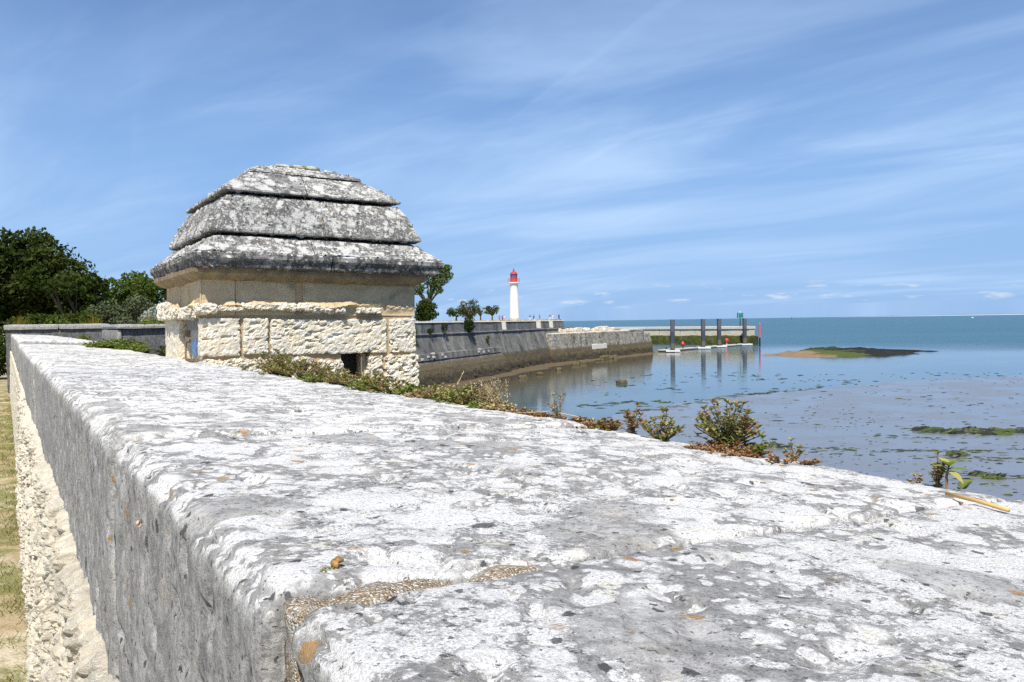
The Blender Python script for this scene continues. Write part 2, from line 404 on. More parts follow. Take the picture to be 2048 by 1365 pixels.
def mat_tidal(name, dry_a, dry_b, zt=-4.0, white=0.3, zm=-5.2, streak=0.45):
    """stained sea wall: dry stone above the tide line, ochre weed film below it, mussel crust at the foot"""
    m, t = material(name)
    p = t.pos(); z = t.sep(p)[2]
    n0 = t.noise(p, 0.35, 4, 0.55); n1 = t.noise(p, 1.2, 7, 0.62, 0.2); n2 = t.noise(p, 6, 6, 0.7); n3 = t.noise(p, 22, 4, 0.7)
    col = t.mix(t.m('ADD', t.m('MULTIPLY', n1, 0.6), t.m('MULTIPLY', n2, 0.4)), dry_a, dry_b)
    stv = t.noise(t.vmul(p, (1, 1, 0.22)), 0.9, 6, 0.66, 0.3)
    col = t.mix(t.m('MULTIPLY', t.step(stv, 0.50, 0.66), streak), col, (0.38, 0.36, 0.32))
    col = t.mix(t.m('MULTIPLY', t.step(stv, 0.48, 0.34), streak * 1.6), col, (0.035, 0.036, 0.036))
    col = t.mix(t.m('MULTIPLY', t.m('MULTIPLY', t.step(n2, 0.62 - white * 0.17, 0.70 - white * 0.14), t.step(n1, 0.40, 0.54)), white), col, (0.62, 0.60, 0.55))
    zz = t.m('ADD', z, t.m('MULTIPLY', t.m('SUBTRACT', n1, 0.5), 0.55))
    wet = t.step(zz, zt + 0.15, zt - 0.25)
    br = t.mix(n2, (0.105, 0.078, 0.040), (0.20, 0.155, 0.085))
    br = t.mix(t.m('MULTIPLY', t.step(n1, 0.55, 0.66), 0.4), br, (0.13, 0.13, 0.05))
    col = t.mix(wet, col, br)
    zz2 = t.m('ADD', z, t.m('MULTIPLY', t.m('SUBTRACT', n1, 0.5), 1.5))
    mus = t.m('MULTIPLY', t.step(zz2, zm + 0.3, zm - 0.5), t.step(n3, 0.40, 0.55))
    col = t.mix(t.m('MULTIPLY', mus, 0.8), col, (0.028, 0.026, 0.024))
    h = t.m('ADD', t.m('MULTIPLY', n2, 1.0), t.m('MULTIPLY', t.m('MULTIPLY', n3, mus), 1.5))
    finish(t, col, t.m('SUBTRACT', 0.95, t.m('MULTIPLY', wet, 0.25)), t.bump(h, 0.8, 0.12), 0.25)
    return m


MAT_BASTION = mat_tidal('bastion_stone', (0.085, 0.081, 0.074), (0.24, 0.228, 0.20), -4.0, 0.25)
MAT_MOLE = mat_tidal('mole_stone', (0.145, 0.122, 0.085), (0.33, 0.295, 0.22), -4.15, 0.85)
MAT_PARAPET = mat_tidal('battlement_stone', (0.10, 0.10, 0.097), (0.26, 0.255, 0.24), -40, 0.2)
MAT_FARCAP = mat_stone('pale_cap_stone', (0.62, 0.58, 0.50), (0.52, 0.50, 0.45), (0.72, 0.69, 0.62), 0.5, 0.02, 0.3, 0.1)
MAT_JETTY = mat_tidal('jetty_stone', (0.50, 0.44, 0.32), (0.66, 0.60, 0.46), -40, 0.2, -40, 0.10)
MAT_RUIN = mat_stone('broken_pale_masonry', (0.62, 0.50, 0.34), (0.55, 0.47, 0.37), (0.72, 0.66, 0.55), 0.6, 0.05, 0.5, 0.15)
MAT_PATCH = mat_stone('pale_repair_stone', (0.50, 0.48, 0.42), (0.42, 0.40, 0.35), (0.58, 0.55, 0.49), 0.8, 0.02)
MAT_FARWALL = mat_lichen('far_parapet_stone', grey0=(0.035, 0.036, 0.038), grey1=(0.17, 0.168, 0.165), cover=0.45, dark=0.9, orange=0.2, side_white=0.05)
MAT_FARWALL_PALE = mat_lichen('far_parapet_pale_stone', grey0=(0.14, 0.135, 0.12), grey1=(0.36, 0.34, 0.30), cover=0.45, dark=0.8, orange=0.2, side_white=0.2)

MAT_WHITE = mat_plain('white_paint', (0.80, 0.79, 0.76), 0.6, 0.05, 0.6)
MAT_RED = mat_plain('red_paint', (0.58, 0.035, 0.05), 0.45, 0.12, 1.5)
MAT_REDLIGHT = mat_plain('faded_red_paint', (0.62, 0.10, 0.13), 0.6, 0.12, 1.5)
MAT_GREEN = mat_plain('green_paint', (0.03, 0.25, 0.17), 0.5, 0.12, 2)
MAT_DARK = mat_plain('dark_metal', (0.03, 0.03, 0.032), 0.5)
MAT_GREYMETAL = mat_plain('grey_metal', (0.22, 0.23, 0.24), 0.5)
MAT_BARK = mat_stone('bark', (0.05, 0.04, 0.03), (0.085, 0.07, 0.05), (0.03, 0.025, 0.02), 3, 0.02)
MAT_BLACKROOM = mat_plain('unlit_interior_tone', (0.05, 0.045, 0.04), 0.95)  # darkness of the unlit room, put into the colour

L_OAK = mat_leaf('dark_oak_leaf', (0.009, 0.019, 0.005), (0.045, 0.066, 0.016), 0.12, 0.7)
L_OAK2 = mat_leaf('olive_oak_leaf', (0.017, 0.028, 0.007), (0.075, 0.092, 0.024), 0.15, 0.7)
L_GREEN = mat_leaf('fresh_shrub_leaf', (0.035, 0.070, 0.012), (0.120, 0.165, 0.035), 0.25, 0.8)
L_GREY = mat_leaf('grey_green_leaf', (0.045, 0.058, 0.032), (0.15, 0.17, 0.10), 0.2, 0.8)
L_SILVER = mat_leaf('silver_leaf', (0.22, 0.25, 0.20), (0.42, 0.45, 0.38), 0.2, 0.9)
L_BROOM = mat_leaf('yellow_broom_leaf', (0.10, 0.085, 0.015), (0.22, 0.17, 0.03), 0.25, 1.5)
L_TAM = mat_leaf('tamarisk_leaf', (0.035, 0.040, 0.014), (0.12, 0.12, 0.045), 0.25, 0.6)
L_WEED = mat_leaf('weed_leaf', (0.075, 0.135, 0.030), (0.30, 0.34, 0.095), 0.35, 30)
L_WEED_Y = mat_leaf('yellowing_weed_leaf', (0.26, 0.25, 0.06), (0.50, 0.44, 0.17), 0.3, 30)
L_WEED_R = mat_leaf('reddish_weed_leaf', (0.17, 0.075, 0.045), (0.40, 0.25, 0.15), 0.3, 30)
L_DRY = mat_leaf('dry_stalk', (0.30, 0.20, 0.09), (0.58, 0.46, 0.27), 0.2, 30)
L_SEDUM = mat_leaf('dry_red_stonecrop', (0.16, 0.055, 0.025), (0.38, 0.19, 0.09), 0.2, 30)
L_GRASS = mat_leaf('ground_grass_blade', (0.10, 0.13, 0.03), (0.34, 0.30, 0.14), 0.25, 4)

# ------------------------------------------------------------------ setting: sea, mudflat, ground
SEA_Z = -6.5


def mat_water():
    m, t = material('sea_water')
    p = t.pos(); x, y, z = t.sep(p)
    dist = t.m('SQRT', t.m('ADD', t.m('MULTIPLY', x, x), t.m('MULTIPLY', y, y)))
    open_sea = t.step(t.m('ADD', t.m('ADD', y, t.m('MULTIPLY', x, 0.55)), t.m('MULTIPLY', t.noise(p, 0.03, 4, 0.6), 60)), 200, 290)
    n_s = t.noise(t.vmul(p, (0.35, 1.0, 1.0)), 0.02, 5, 0.6)
    deep = t.mix(n_s, (0.036, 0.105, 0.155), (0.066, 0.155, 0.200))
    n_b = t.noise(p, 0.10, 6, 0.6, 0.4); n_c = t.noise(p, 0.8, 5, 0.65)
    lag = t.mix(t.step(n_b, 0.35, 0.65), (0.028, 0.070, 0.085), (0.060, 0.095, 0.095))
    lag = t.mix(t.m('MULTIPLY', t.step(n_c, 0.55, 0.66), 0.6), lag, (0.018, 0.040, 0.030))
    # silt shoaling up against the sea wall
    silt = t.step(t.m('ADD', t.m('SUBTRACT', x, t.m('MULTIPLY', y, 0.42)), t.m('MULTIPLY', t.m('SUBTRACT', n_b, 0.5), 16)), -24, -36)
    lag = t.mix(t.m('MULTIPLY', silt, 0.85), lag, (0.075, 0.058, 0.028))
    col = t.mix(open_sea, lag, deep)
    w1 = t.noise(t.vmul(p, (0.5, 1.0, 1.0)), 0.9, 4, 0.6); w2 = t.noise(p, 3.0, 3, 0.6)
    amp = t.m('ADD', 0.010, t.m('MULTIPLY', open_sea, 0.45))
    h = t.m('MULTIPLY', t.m('ADD', w1, t.m('MULTIPLY', w2, 0.35)), amp)
    nb = t.node('ShaderNodeBump'); nb.inputs['Strength'].default_value = 1.0; nb.inputs['Distance'].default_value = 1.0
    t.put(nb.inputs['Height'], h)
    finish(t, col, t.m('ADD', 0.07, t.m('MULTIPLY', open_sea, 0.30)), nb.outputs[0], t.m('SUBTRACT', 0.5, t.m('MULTIPLY', open_sea, 0.20)))
    t.b.inputs['IOR'].default_value = 1.33
    return m


def disc_sheet(name, rad, z, mat):
    V = [(0, 0, z)]; Fc = []; rings = [30, 80, 200, 600, 2000, 8000, rad]; n = 64
    for r in rings: V += [(r * math.cos(2 * math.pi * j / n), r * math.sin(2 * math.pi * j / n), z) for j in range(n)]
    for j in range(n): Fc.append((0, 1 + j, 1 + (j + 1) % n))
    for k in range(len(rings) - 1):
        for j in range(n): Fc.append((1 + k * n + j, 1 + (k + 1) * n + j, 1 + (k + 1) * n + (j + 1) % n, 1 + k * n + (j + 1) % n))
    return link(name, mesh(name, V, Fc, mat))


tag(disc_sheet('sea', 60000, SEA_Z, mat_water()), kind='structure')


def mat_wetmud():
    m, t = material('wet_mud')
    p = t.pos(); n1 = t.noise(p, 0.25, 6, 0.6, 0.4); n2 = t.noise(p, 2.2, 6, 0.65); n3 = t.noise(p, 9, 4, 0.65)
    col = t.mix(n1, (0.125, 0.130, 0.140), (0.19, 0.195, 0.205))
    col = t.mix(t.m('MULTIPLY', t.step(n2, 0.56, 0.68), 0.55), col, (0.075, 0.085, 0.055))
    film = t.step(n1, 0.42, 0.58)
    nb = t.bump(t.m('ADD', t.m('MULTIPLY', n2, 0.4), t.m('MULTIPLY', n3, 0.5)), 0.35, 0.012)
    finish(t, col, t.m('ADD', 0.16, t.m('MULTIPLY', film, 0.12)), nb, 0.5)
    t.b.inputs['IOR'].default_value = 1.33
    return m


MAT_WETMUD = mat_wetmud()
# mudflat: its far edge runs from the wall out to the right, its near edge leaves a pool under the wall
far_edge = [(-9, 33), (-4, 39), (2, 48), (7.3, 54), (12, 60.5), (17.5, 65.7), (25.5, 70.5), (33, 75), (41.8, 80.5), (60, 86), (95, 92), (150, 96)]
near_edge = [(150, 4), (60, 6), (34, 7), (20, 4), (9, 1), (2, 2), (-4, 9), (-9, 20), (-9, 33)]
_edge = []
for seg in (far_edge, near_edge):
    for (a, b) in zip(seg[:-1], seg[1:]):
        n = max(2, int(math.hypot(b[0] - a[0], b[1] - a[1]) / 0.8))
        for k in range(n): _edge.append((a[0] + (b[0] - a[0]) * k / n, a[1] + (b[1] - a[1]) * k / n))
E_ = np.array([(x, y, 0) for x, y in _edge])
E_[:, 1] += fbm(E_, 0.35, 5, 0.6, 5) * 1.6; E_[:, 0] += fbm(E_ + 50, 0.35, 4, 0.6, 9) * 0.8
bm = bmesh.new(); vs = [bm.verts.new((x, y, SEA_Z + 0.012)) for x, y, _ in E_]
f = bm.faces.new(vs); bmesh.ops.triangulate(bm, faces=[f])
me = bpy.data.meshes.new('mudflat'); bm.normal_update()
if sum(p_.normal.z for p_ in bm.faces) < 0: bmesh.ops.reverse_faces(bm, faces=bm.faces)
bm.to_mesh(me); bm.free(); me.materials.append(MAT_WETMUD)
tag(link('mudflat', me), kind='structure')


def mat_ground():
    m, t = material('dry_grass_ground')
    p = t.pos(); n1 = t.noise(p, 1.1, 5, 0.6, 0.3); n2 = t.noise(p, 7, 7, 0.7); n3 = t.noise(p, 45, 4, 0.7)
    col = t.mix(n2, (0.33, 0.24, 0.125), (0.52, 0.42, 0.27))
    col = t.mix(t.step(n1, 0.50, 0.62), col, (0.62, 0.54, 0.40))
    col = t.mix(t.m('MULTIPLY', t.step(t.noise(p, 2.4, 6, 0.7), 0.46, 0.58), 0.85), col, t.mix(n3, (0.10, 0.13, 0.03), (0.26, 0.24, 0.08)))
    finish(t, col, 1.0, t.bump(t.m('ADD', n2, t.m('MULTIPLY', n3, 0.5)), 0.9, 0.04), 0.05)
    return m


MAT_GROUND = mat_ground()
# the top of the rampart: ground level 1.6 m under the lens, sheet with its scarp
land = [LOC(1.0, -12), LOC(1.0, 5.6), LOC(3.35, 5.6), LOC(3.35, 9.0), LOC(5.2, 13), LOC(5.2, 27), Vector((-15, 58, 0)), Vector((-10.4, 79, 0)), Vector((7.4, 131, 0)),
        Vector((8.8, 143, 0)), Vector((16.2, 256, 0)), Vector((-10, 300, 0)), Vector((-400, 330, 0)), Vector((-400, -12, 0))]
bm = bmesh.new()
tv = [bm.verts.new((v.x, v.y, -1.62)) for v in land]; f = bm.faces.new(tv)
bmesh.ops.triangulate(bm, faces=[f]); bm.normal_update()
if sum(p_.normal.z for p_ in bm.faces) < 0: bmesh.ops.reverse_faces(bm, faces=bm.faces)
me = bpy.data.meshes.new('ground'); bm.to_mesh(me); bm.free(); me.materials.append(MAT_GROUND)
tag(link('ground', me), kind='structure')
A = Acc()
for a, b in zip(land, land[1:] + land[:1]):
    A.add([(a.x, a.y, -7.2), (b.x, b.y, -7.2), (b.x, b.y, -1.625), (a.x, a.y, -1.625)], [(0, 1, 2, 3)])
sc_o = A.make('rampart_scarp', MAT_BASTION); tag(sc_o, kind='structure')
# higher terrace round the lighthouse
tq = [(-80, 142), (8.6, 142.5), (15.9, 254), (-80, 262)]
A = Acc().add([(x, y, -1.63) for x, y in tq] + [(x, y, 0.35) for x, y in tq], [(3, 2, 1, 0), (4, 5, 6, 7), (0, 1, 5, 4), (1, 2, 6, 5), (2, 3, 7, 6), (3, 0, 4, 7)])
tag(A.make('terrace', MAT_GROUND), kind='structure')
# ------------------------------------------------------------------ far coast and sea marks
V, Fc, FM = [], [], []
ncoast = 160
for k in range(ncoast + 1):
    f = k / ncoast; x = 5200 + f * 9000; y = 12600 - 1500 * f
    hgt = (6 + 20 * min(1, f * 5)) * (0.72 + 0.28 * vnoise(np.array([[f * 60, 1.2, 0]]), 3)[0]) + 4 * vnoise(np.array([[f * 200, 4, 0]]), 8)[0]
    V += [(x, y - 90, SEA_Z - 1), (x, y - 40, SEA_Z + 6.5 * min(1, f * 6)), (x, y, SEA_Z + max(7 * min(1, f * 6), hgt)), (x, y + 400, SEA_Z + hgt * 0.5)]
for k in range(ncoast):
    for j in range(3):
        Fc.append((k * 4 + j, (k + 1) * 4 + j, (k + 1) * 4 + j + 1, k * 4 + j + 1)); FM.append(0 if j == 0 else 1)
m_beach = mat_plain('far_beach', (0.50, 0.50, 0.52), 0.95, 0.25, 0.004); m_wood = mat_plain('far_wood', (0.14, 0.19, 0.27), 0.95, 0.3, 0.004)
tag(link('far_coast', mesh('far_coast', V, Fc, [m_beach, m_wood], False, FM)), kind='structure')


def onsea(px, py):
    """point of the sea plane under a picture position of the photograph (survey of the place)"""
    d = cam.matrix_world.to_3x3() @ Vector(((px - 1024) / 1592.9, -(py - 682.5) / 1592.9, -1.0))
    return d * (SEA_Z / d.z)


# motor boat far out
p = onsea(1945, 636.4)
bt = thing('motor_boat', 'tiny white motor boat crossing the open sea below the far coast', 'boat', p, R(12))
V = []; Fc = []
secs = [(-3.2, 1.1, 0.9), (-1.0, 1.2, 0.95), (1.2, 1.0, 1.05), (2.6, 0.5, 1.2), (3.4, 0.05, 1.35)]
for x, w, h in secs: V += [(x, -w, h), (x, -w * 0.8, 0.15), (x, 0, -0.25), (x, w * 0.8, 0.15), (x, w, h)]
for k in range(len(secs) - 1):
    for j in range(4): Fc.append((k * 5 + j, (k + 1) * 5 + j, (k + 1) * 5 + j + 1, k * 5 + j + 1))
    Fc.append((k * 5 + 4, (k + 1) * 5 + 4, (k + 1) * 5, k * 5))
Fc.append((0, 1, 2, 3, 4))
link('hull', mesh('hull', V, Fc, MAT_WHITE), bt)
Acc().box((-0.3, 0, 1.5), (1.1, 0.75, 0.55)).make('cabin', MAT_WHITE, bt)
Acc().box((0.82, 0, 1.65), (0.03, 0.6, 0.25)).make('windscreen', MAT_DARK, bt)
# distant sea mark
sm = thing('sea_mark', 'small dark sea mark standing on the horizon right of the piles', 'sea mark', (900, 2560, SEA_Z))
Acc().lathe([(1.6, -1), (1.5, 3.5), (0.8, 4.2), (0.5, 8.0)], 10).make('tower', mat_plain('sea_mark_grey', (0.10, 0.09, 0.09), 0.8), sm)
Acc().lathe([(0.9, 8.0), (0.05, 9.8)], 8).make('topmark', MAT_DARK, sm)
# ------------------------------------------------------------------ lighthouse
LH = thing('lighthouse', 'slender white lighthouse tower with red lantern room and gallery', 'lighthouse', (0.85, 250.0, 0.36))
g = 0.36
Acc().lathe([(1.75, -0.2), (1.75, 0.45)], 40).make('base_step', MAT_RUIN, LH)
Acc().lathe([(1.53, 0.4), (1.53, 0.9), (1.46, 4), (1.36, 8), (1.26, 11.15), (1.30, 11.25)], 48).make('tower', MAT_WHITE, LH, smooth=True)
A = Acc().lathe([(1.26, 11.25), (1.30, 11.4), (1.62, 11.68), (1.86, 11.75), (1.86, 11.98), (0.8, 11.99)], 40); GAL = A.make('gallery', MAT_WHITE, LH)
A = Acc().lathe([(1.10, 11.98), (1.10, 13.22), (1.16, 13.24), (1.16, 13.32), (1.0, 13.33)], 24)
DRUM = A.make('lantern_drum', MAT_RED, LH)
mg, tg = material('lantern_glass'); finish(tg, (0.30, 0.36, 0.42), 0.08, None, 0.8); tg.b.inputs['Transmission Weight'].default_value = 0.75
pane_m = None
for k in range(8):
    a0, a1 = 2 * math.pi * k / 8, 2 * math.pi * (k + 1) / 8
    V = [(1.03 * math.cos(a), 1.03 * math.sin(a), z) for a, z in ((a0, 13.3), (a1, 13.3), (a1, 14.6), (a0, 14.6))]
    V += [(x * 0.98, y * 0.98, z) for x, y, z in V]
    link('pane', mesh('pane', V, [(0, 1, 2, 3), (7, 6, 5, 4), (0, 4, 5, 1), (1, 5, 6, 2), (2, 6, 7, 3), (3, 7, 4, 0)], mg), DRUM)
    Vt, Ft = tube([(1.05 * math.cos(a0), 1.05 * math.sin(a0), 13.28), (1.05 * math.cos(a0), 1.05 * math.sin(a0), 14.65)], [0.06, 0.06], 6)
    link('mullion', mesh('mullion', Vt, Ft, MAT_DARK if k % 2 else MAT_RED), DRUM)
Acc().lathe([(0.28, 13.3), (0.34, 13.6), (0.34, 14.2), (0.2, 14.5)], 14).make('lamp', MAT_GREYMETAL, LH)
Acc().lathe([(1.22, 14.52), (1.22, 14.66), (1.0, 14.95), (0.62, 15.35), (0.22, 15.62), (0.14, 15.68)], 28).make('lantern_roof', MAT_RED, LH, smooth=False)
Acc().lathe([(0.10, 15.6), (0.22, 15.78), (0.24, 15.9), (0.12, 16.06), (0.03, 16.1), (0.03, 16.5)], 12).make('vent_ball', MAT_DARK, LH)
for k in range(14):
    a = 2 * math.pi * k / 14
    Vt, Ft = tube([(1.78 * math.cos(a), 1.78 * math.sin(a), 11.98), (1.78 * math.cos(a), 1.78 * math.sin(a), 13.15)], [0.035, 0.035], 5)
    link('railing_post', mesh('railing_post', Vt, Ft, MAT_REDLIGHT), GAL)
for z in (12.35, 12.75, 13.15):
    ring = [(1.78 * math.cos(2 * math.pi * k / 28), 1.78 * math.sin(2 * math.pi * k / 28), z) for k in range(29)]
    Vt, Ft = tube(ring, [0.03] * 29, 5); link('railing_rail', mesh('railing_rail', Vt, Ft, MAT_REDLIGHT), GAL)
# ------------------------------------------------------------------ bastion, mole, jetty
BO = Vector((-9.6, 79.0, 0)); BE = Vector((0.33, 0.944, 0)).normalized()
B_RZ = math.atan2(BE.y, BE.x) - math.pi / 2        # local +y along the wall, local +x outwards (to the water)


def loft(prof, s0, s1, ds, dv, disp=None, endcut=0.0, caps=True):
    """profile [(n,z)] swept along local y from s0 to s1"""
    pr = [prof[0]]
    for a, b in zip(prof[:-1], prof[1:]):
        k = max(1, int(math.hypot(b[0] - a[0], b[1] - a[1]) / dv))
        pr += [(a[0] + (b[0] - a[0]) * (i + 1) / k, a[1] + (b[1] - a[1]) * (i + 1) / k) for i in range(k)]
    pr = np.array(pr); ns = max(1, int((s1 - s0) / ds)); zt, zb = pr[:, 1].max(), pr[:, 1].min()
    V = []
    for i in range(ns + 1):
        s = s0 + (s1 - s0) * i / ns
        f = (i / ns)
        off = endcut * (zt - pr[:, 1]) * (f ** 6)
        V.append(np.stack([pr[:, 0], s + off, pr[:, 1]], 1))
    V = np.concatenate(V); w = len(pr)
    i, j = np.meshgrid(np.arange(ns), np.arange(w - 1), indexing='ij'); a = (i * w + j).ravel()
    Fc = np.stack([a, a + w, a + w + 1, a + 1], 1)
    if disp is not None: V = V + vnormals(V, Fc) * disp(V)[:, None]
    Fl = [tuple(q) for q in Fc]
    if caps:
        Fl.append(tuple(range(w))); Fl.append(tuple(range(ns * w + w - 1, ns * w - 1, -1)))
    return V, Fl


def sea_disp(V):
    low = np.clip((-5.0 - V[:, 2]) / 0.8, 0, 1)
    return fbm(V, 0.35, 4, 0.5, 2) * 0.12 + fbm(V, 2.5, 4, 0.6, 4) * (0.05 + 0.13 * low)


BAST = thing('bastion_wall', 'dark stained sea bastion wall with gun embrasures below the lighthouse', 'sea wall', (BO.x, BO.y, SEA_Z), B_RZ)
def bpart(name, prof, s0, s1, mat, ds=0.6, dv=0.4, disp=sea_disp, endcut=0.0, parent=None):
    V, Fl = loft(prof, s0, s1, ds, dv, disp, endcut); V = V + np.array([0, 0, -SEA_Z])
    return link(name, mesh(name, V, Fl, mat), parent or BAST)
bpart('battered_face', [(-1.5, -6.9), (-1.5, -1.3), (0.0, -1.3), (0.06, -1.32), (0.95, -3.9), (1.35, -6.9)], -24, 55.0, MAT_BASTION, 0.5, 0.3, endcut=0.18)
bpart('plinth', [(0.3, -6.9), (0.3, -3.9), (1.12, -3.95), (1.42, -4.6), (1.95, -6.9)], -24, 22.2, MAT_BASTION, 0.35, 0.22, endcut=0.7)
bpart('ledge', [(0.2, -3.6), (0.78, -3.1), (0.92, -3.15), (1.05, -3.75)], -24, 22.0, MAT_BASTION, 0.8, 0.3)
bpart('cordon', [(-0.6, -1.32), (-0.6, -1.08), (0.16, -1.08), (0.22, -1.16), (0.20, -1.27), (0.1, -1.32)], -24, 55.3, MAT_PARAPET, 1.0, 0.5, lambda V: fbm(V, 1.5, 3, 0.5, 8) * 0.02)
# merlons between the embrasures
mer = [(-24, -7.2), (-7.0, 12.6), (14.0, 25.2), (27.0, 40.0), (42.4, 46.6), (48.9, 55.0)]
for k, (s0, s1) in enumerate(mer):
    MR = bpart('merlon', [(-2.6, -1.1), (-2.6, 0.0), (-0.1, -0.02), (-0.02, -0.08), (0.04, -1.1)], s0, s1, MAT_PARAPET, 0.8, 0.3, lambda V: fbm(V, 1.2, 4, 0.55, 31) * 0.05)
    bpart('merlon_cap', [(-2.7, 0.0), (-2.7, 0.12), (0.0, 0.10), (0.04, 0.02), (-0.1, 0.0)], s0 + 0.03, s1 - 0.03, MAT_FARCAP, 1.0, 0.5, lambda V: fbm(V, 1.5, 3, 0.5, 7) * 0.02, 0.0, MR)
for s0, s1 in mer[1:]:
    bpart('cheek_lit_tone', [(-2.4, -1.02), (-2.4, -0.02), (-0.12, -0.04), (-0.02, -1.02)], s0 - 0.06, s0 + 0.02, MAT_FARCAP, 0.1, 0.3, None)  # embrasure cheeks: paler slabs put their sunlit look into the colour
bpart('embrasure_floor', [(-2.8, -1.2), (-2.8, -0.75), (-0.9, -0.85), (-0.2, -1.04), (-0.2, -1.2)], -24, 55.0, MAT_PARAPET, 1.5, 0.5, lambda V: fbm(V, 1.2, 3, 0.5, 3) * 0.02)
bpart('back_parapet', [(-3.2, -1.2), (-3.2, 0.06), (-2.75, 0.06), (-2.75, -1.2)], -24, 55.0, MAT_FARCAP, 1.5, 0.5, lambda V: fbm(V, 1.2, 3, 0.5, 3) * 0.02)
# pale replacement stones in the dark face
for s, z in ((-0.6, -3.62), (0.9, -3.42), (2.2, -3.5), (2.4, -3.15), (4.4, -3.35), (5.0, -3.62), (6.9, -3.25), (14.6, -3.45), (15.2, -3.2), (16.1, -3.55), (17.6, -3.5)):
    n = 0.06 + (0.95 - 0.06) * (-1.32 - z) / 2.58 + 0.06
    n = max(n, 0.62)
    V, Fq = rough_block((0.22, 0.24, 0.13), 0.08, 0.03, lambda P, N: fbm(P + s, 4, 3, 0.5, 2) * 0.02)
    link('repair_stone', mesh('repair_stone', V, Fq, MAT_PATCH), BAST, (n - 0.04, s, z - SEA_Z), (0, R(-15), 0))

MO = Vector((6.4, 119.6, 0)); ME = Vector((0.515, 0.857, 0)).normalized(); M_RZ = math.atan2(ME.y, ME.x) - math.pi / 2
MOLE = thing('harbour_mole', 'low stone mole with white blotched face running out from the bastion corner', 'mole', (MO.x, MO.y, SEA_Z), M_RZ)
def mpart(name, prof, s0, s1, mat, ds=0.5, dv=0.3, disp=sea_disp, endcut=0.0):
    V, Fl = loft(prof, s0, s1, ds, dv, disp, endcut); V = V + np.array([0, 0, -SEA_Z])
    return link(name, mesh(name, V, Fl, mat), MOLE)
mpart('face_wall', [(-6.0, -6.9), (-6.0, -1.95), (-0.45, -1.95), (-0.40, -2.0), (0.0, -5.2), (0.25, -6.9)], -0.5, 37.0, MAT_MOLE)
mpart('end_block', [(-6.0, -6.9), (-6.0, -2.6), (-0.5, -2.6), (-0.42, -2.65), (0.05, -5.2), (0.3, -6.9)], 36.4, 39.9, MAT_MOLE, 0.3, 0.25, endcut=0.12)
mpart('top_paving', [(-5.9, -1.94), (-5.9, -1.86), (-0.6, -1.86), (-0.5, -1.94)], 0.0, 29.6, MAT_RUIN, 1.0, 0.6, lambda V: fbm(V, 0.8, 3, 0.5, 4) * 0.05)
mpart('cap_slab', [(-2.2, -1.92), (-2.2, -1.62), (-0.40, -1.62), (-0.36, -1.66), (-0.36, -1.92)], 30.0, 36.2, MAT_FARCAP, 1.0, 0.5, lambda V: fbm(V, 1.5, 3, 0.5, 5) * 0.02)
V, Fq = rough_block((0.07, 2.9, 0.46), 0.10, (0.07, 0.15, 0.15), lambda P, N: fbm(P, 0.8, 5, 0.68, 3) * 0.40 * (np.abs(N[:, 0]) < 0.8))
link('repair_patch', mesh('repair_patch', V, Fq, MAT_FARCAP), MOLE, (-0.07, 16.2, -4.35 - SEA_Z), (0, R(-7), 0))['label'] = 'pale rendered repair on the dark wall face'
for k in range(15):
    L = random.uniform(0.5, 1.3); hh = random.uniform(0.22, 0.42); sd = k
    V, Fq = rough_block((0.4, L, hh), 0.18, 0.1, lambda P, N: fbm(P + sd * 9.1, 1.6, 4, 0.6, 3) * 0.16)
    b = link('broken_block', mesh('broken_block', V, Fq, MAT_RUIN if k % 4 else MAT_FARCAP), MOLE, (-3.6 + random.uniform(-0.5, 0.5), 2.2 + k * 1.95, -1.84 + hh * 0.9 - SEA_Z), (random.uniform(-.1, .1), random.uniform(-.1, .1), random.uniform(-.2, .2)))

JO = Vector((57.0, 191.7, 0)); JE = Vector((-28.0, 28.0, 0)).normalized(); J_RZ = math.atan2(JE.y, JE.x) - math.pi / 2
JET = thing('stone_jetty', 'pale stone jetty with white capping and green weedy foot behind the piles', 'jetty', (JO.x, JO.y, SEA_Z), J_RZ)
# local +x points to the open sea for this heading, so the harbour face is at -x
def jpart(name, prof, s0, s1, mat, ds=1.0, dv=0.5, disp=None, parent=JET):
    V, Fl = loft([(-n, z) for n, z in prof], s0, s1, ds, dv, disp); V = V + np.array([0, 0, -SEA_Z])
    Fl = [tuple(reversed(f)) for f in Fl]
    return link(name, mesh(name, V, Fl, mat), parent)
MAT_WEEDWALL = mat_stone('weed_covered_stone', (0.035, 0.050, 0.012), (0.075, 0.085, 0.020), (0.020, 0.024, 0.012), 0.25, 0.1, 0.0, 0.4)
for k in range(7):      # ashlar bays of the harbour face
    jpart('wall_bay', [(-3.0, -4.4), (-3.0, -2.55), (0.0, -2.55), (0.05, -4.4)], 0.05 + k * 6.4, 0.05 + (k + 1) * 6.4 - 0.14, MAT_JETTY, 1.0, 0.5, lambda V: fbm(V, 0.8, 3, 0.5, 12) * 0.05)
jpart('wall_core', [(-2.9, -4.5), (-2.9, -2.6), (-0.12, -2.6), (-0.12, -4.5)], 0.2, 44, MAT_JETTY, 4, 1)
for k in range(9):
    jpart('cap_stone', [(-3.2, -2.56), (-3.2, -1.92), (0.22, -1.92), (0.26, -1.98), (0.24, -2.56)], -0.1 + k * 5.0, -0.1 + (k + 1) * 5.0 - 0.03, MAT_FARCAP, 1.5, 0.5, lambda V: fbm(V, 1.0, 3, 0.5, 2) * 0.02)
jpart('weedy_footing', [(-3.4, -7.0), (-3.4, -4.35), (0.1, -4.2), (0.55, -4.3), (1.15, -5.6), (1.5, -7.0)], -0.7, 44, MAT_WEEDWALL, 0.5, 0.3, lambda V: fbm(V, 0.7, 4, 0.6, 6) * 0.25)
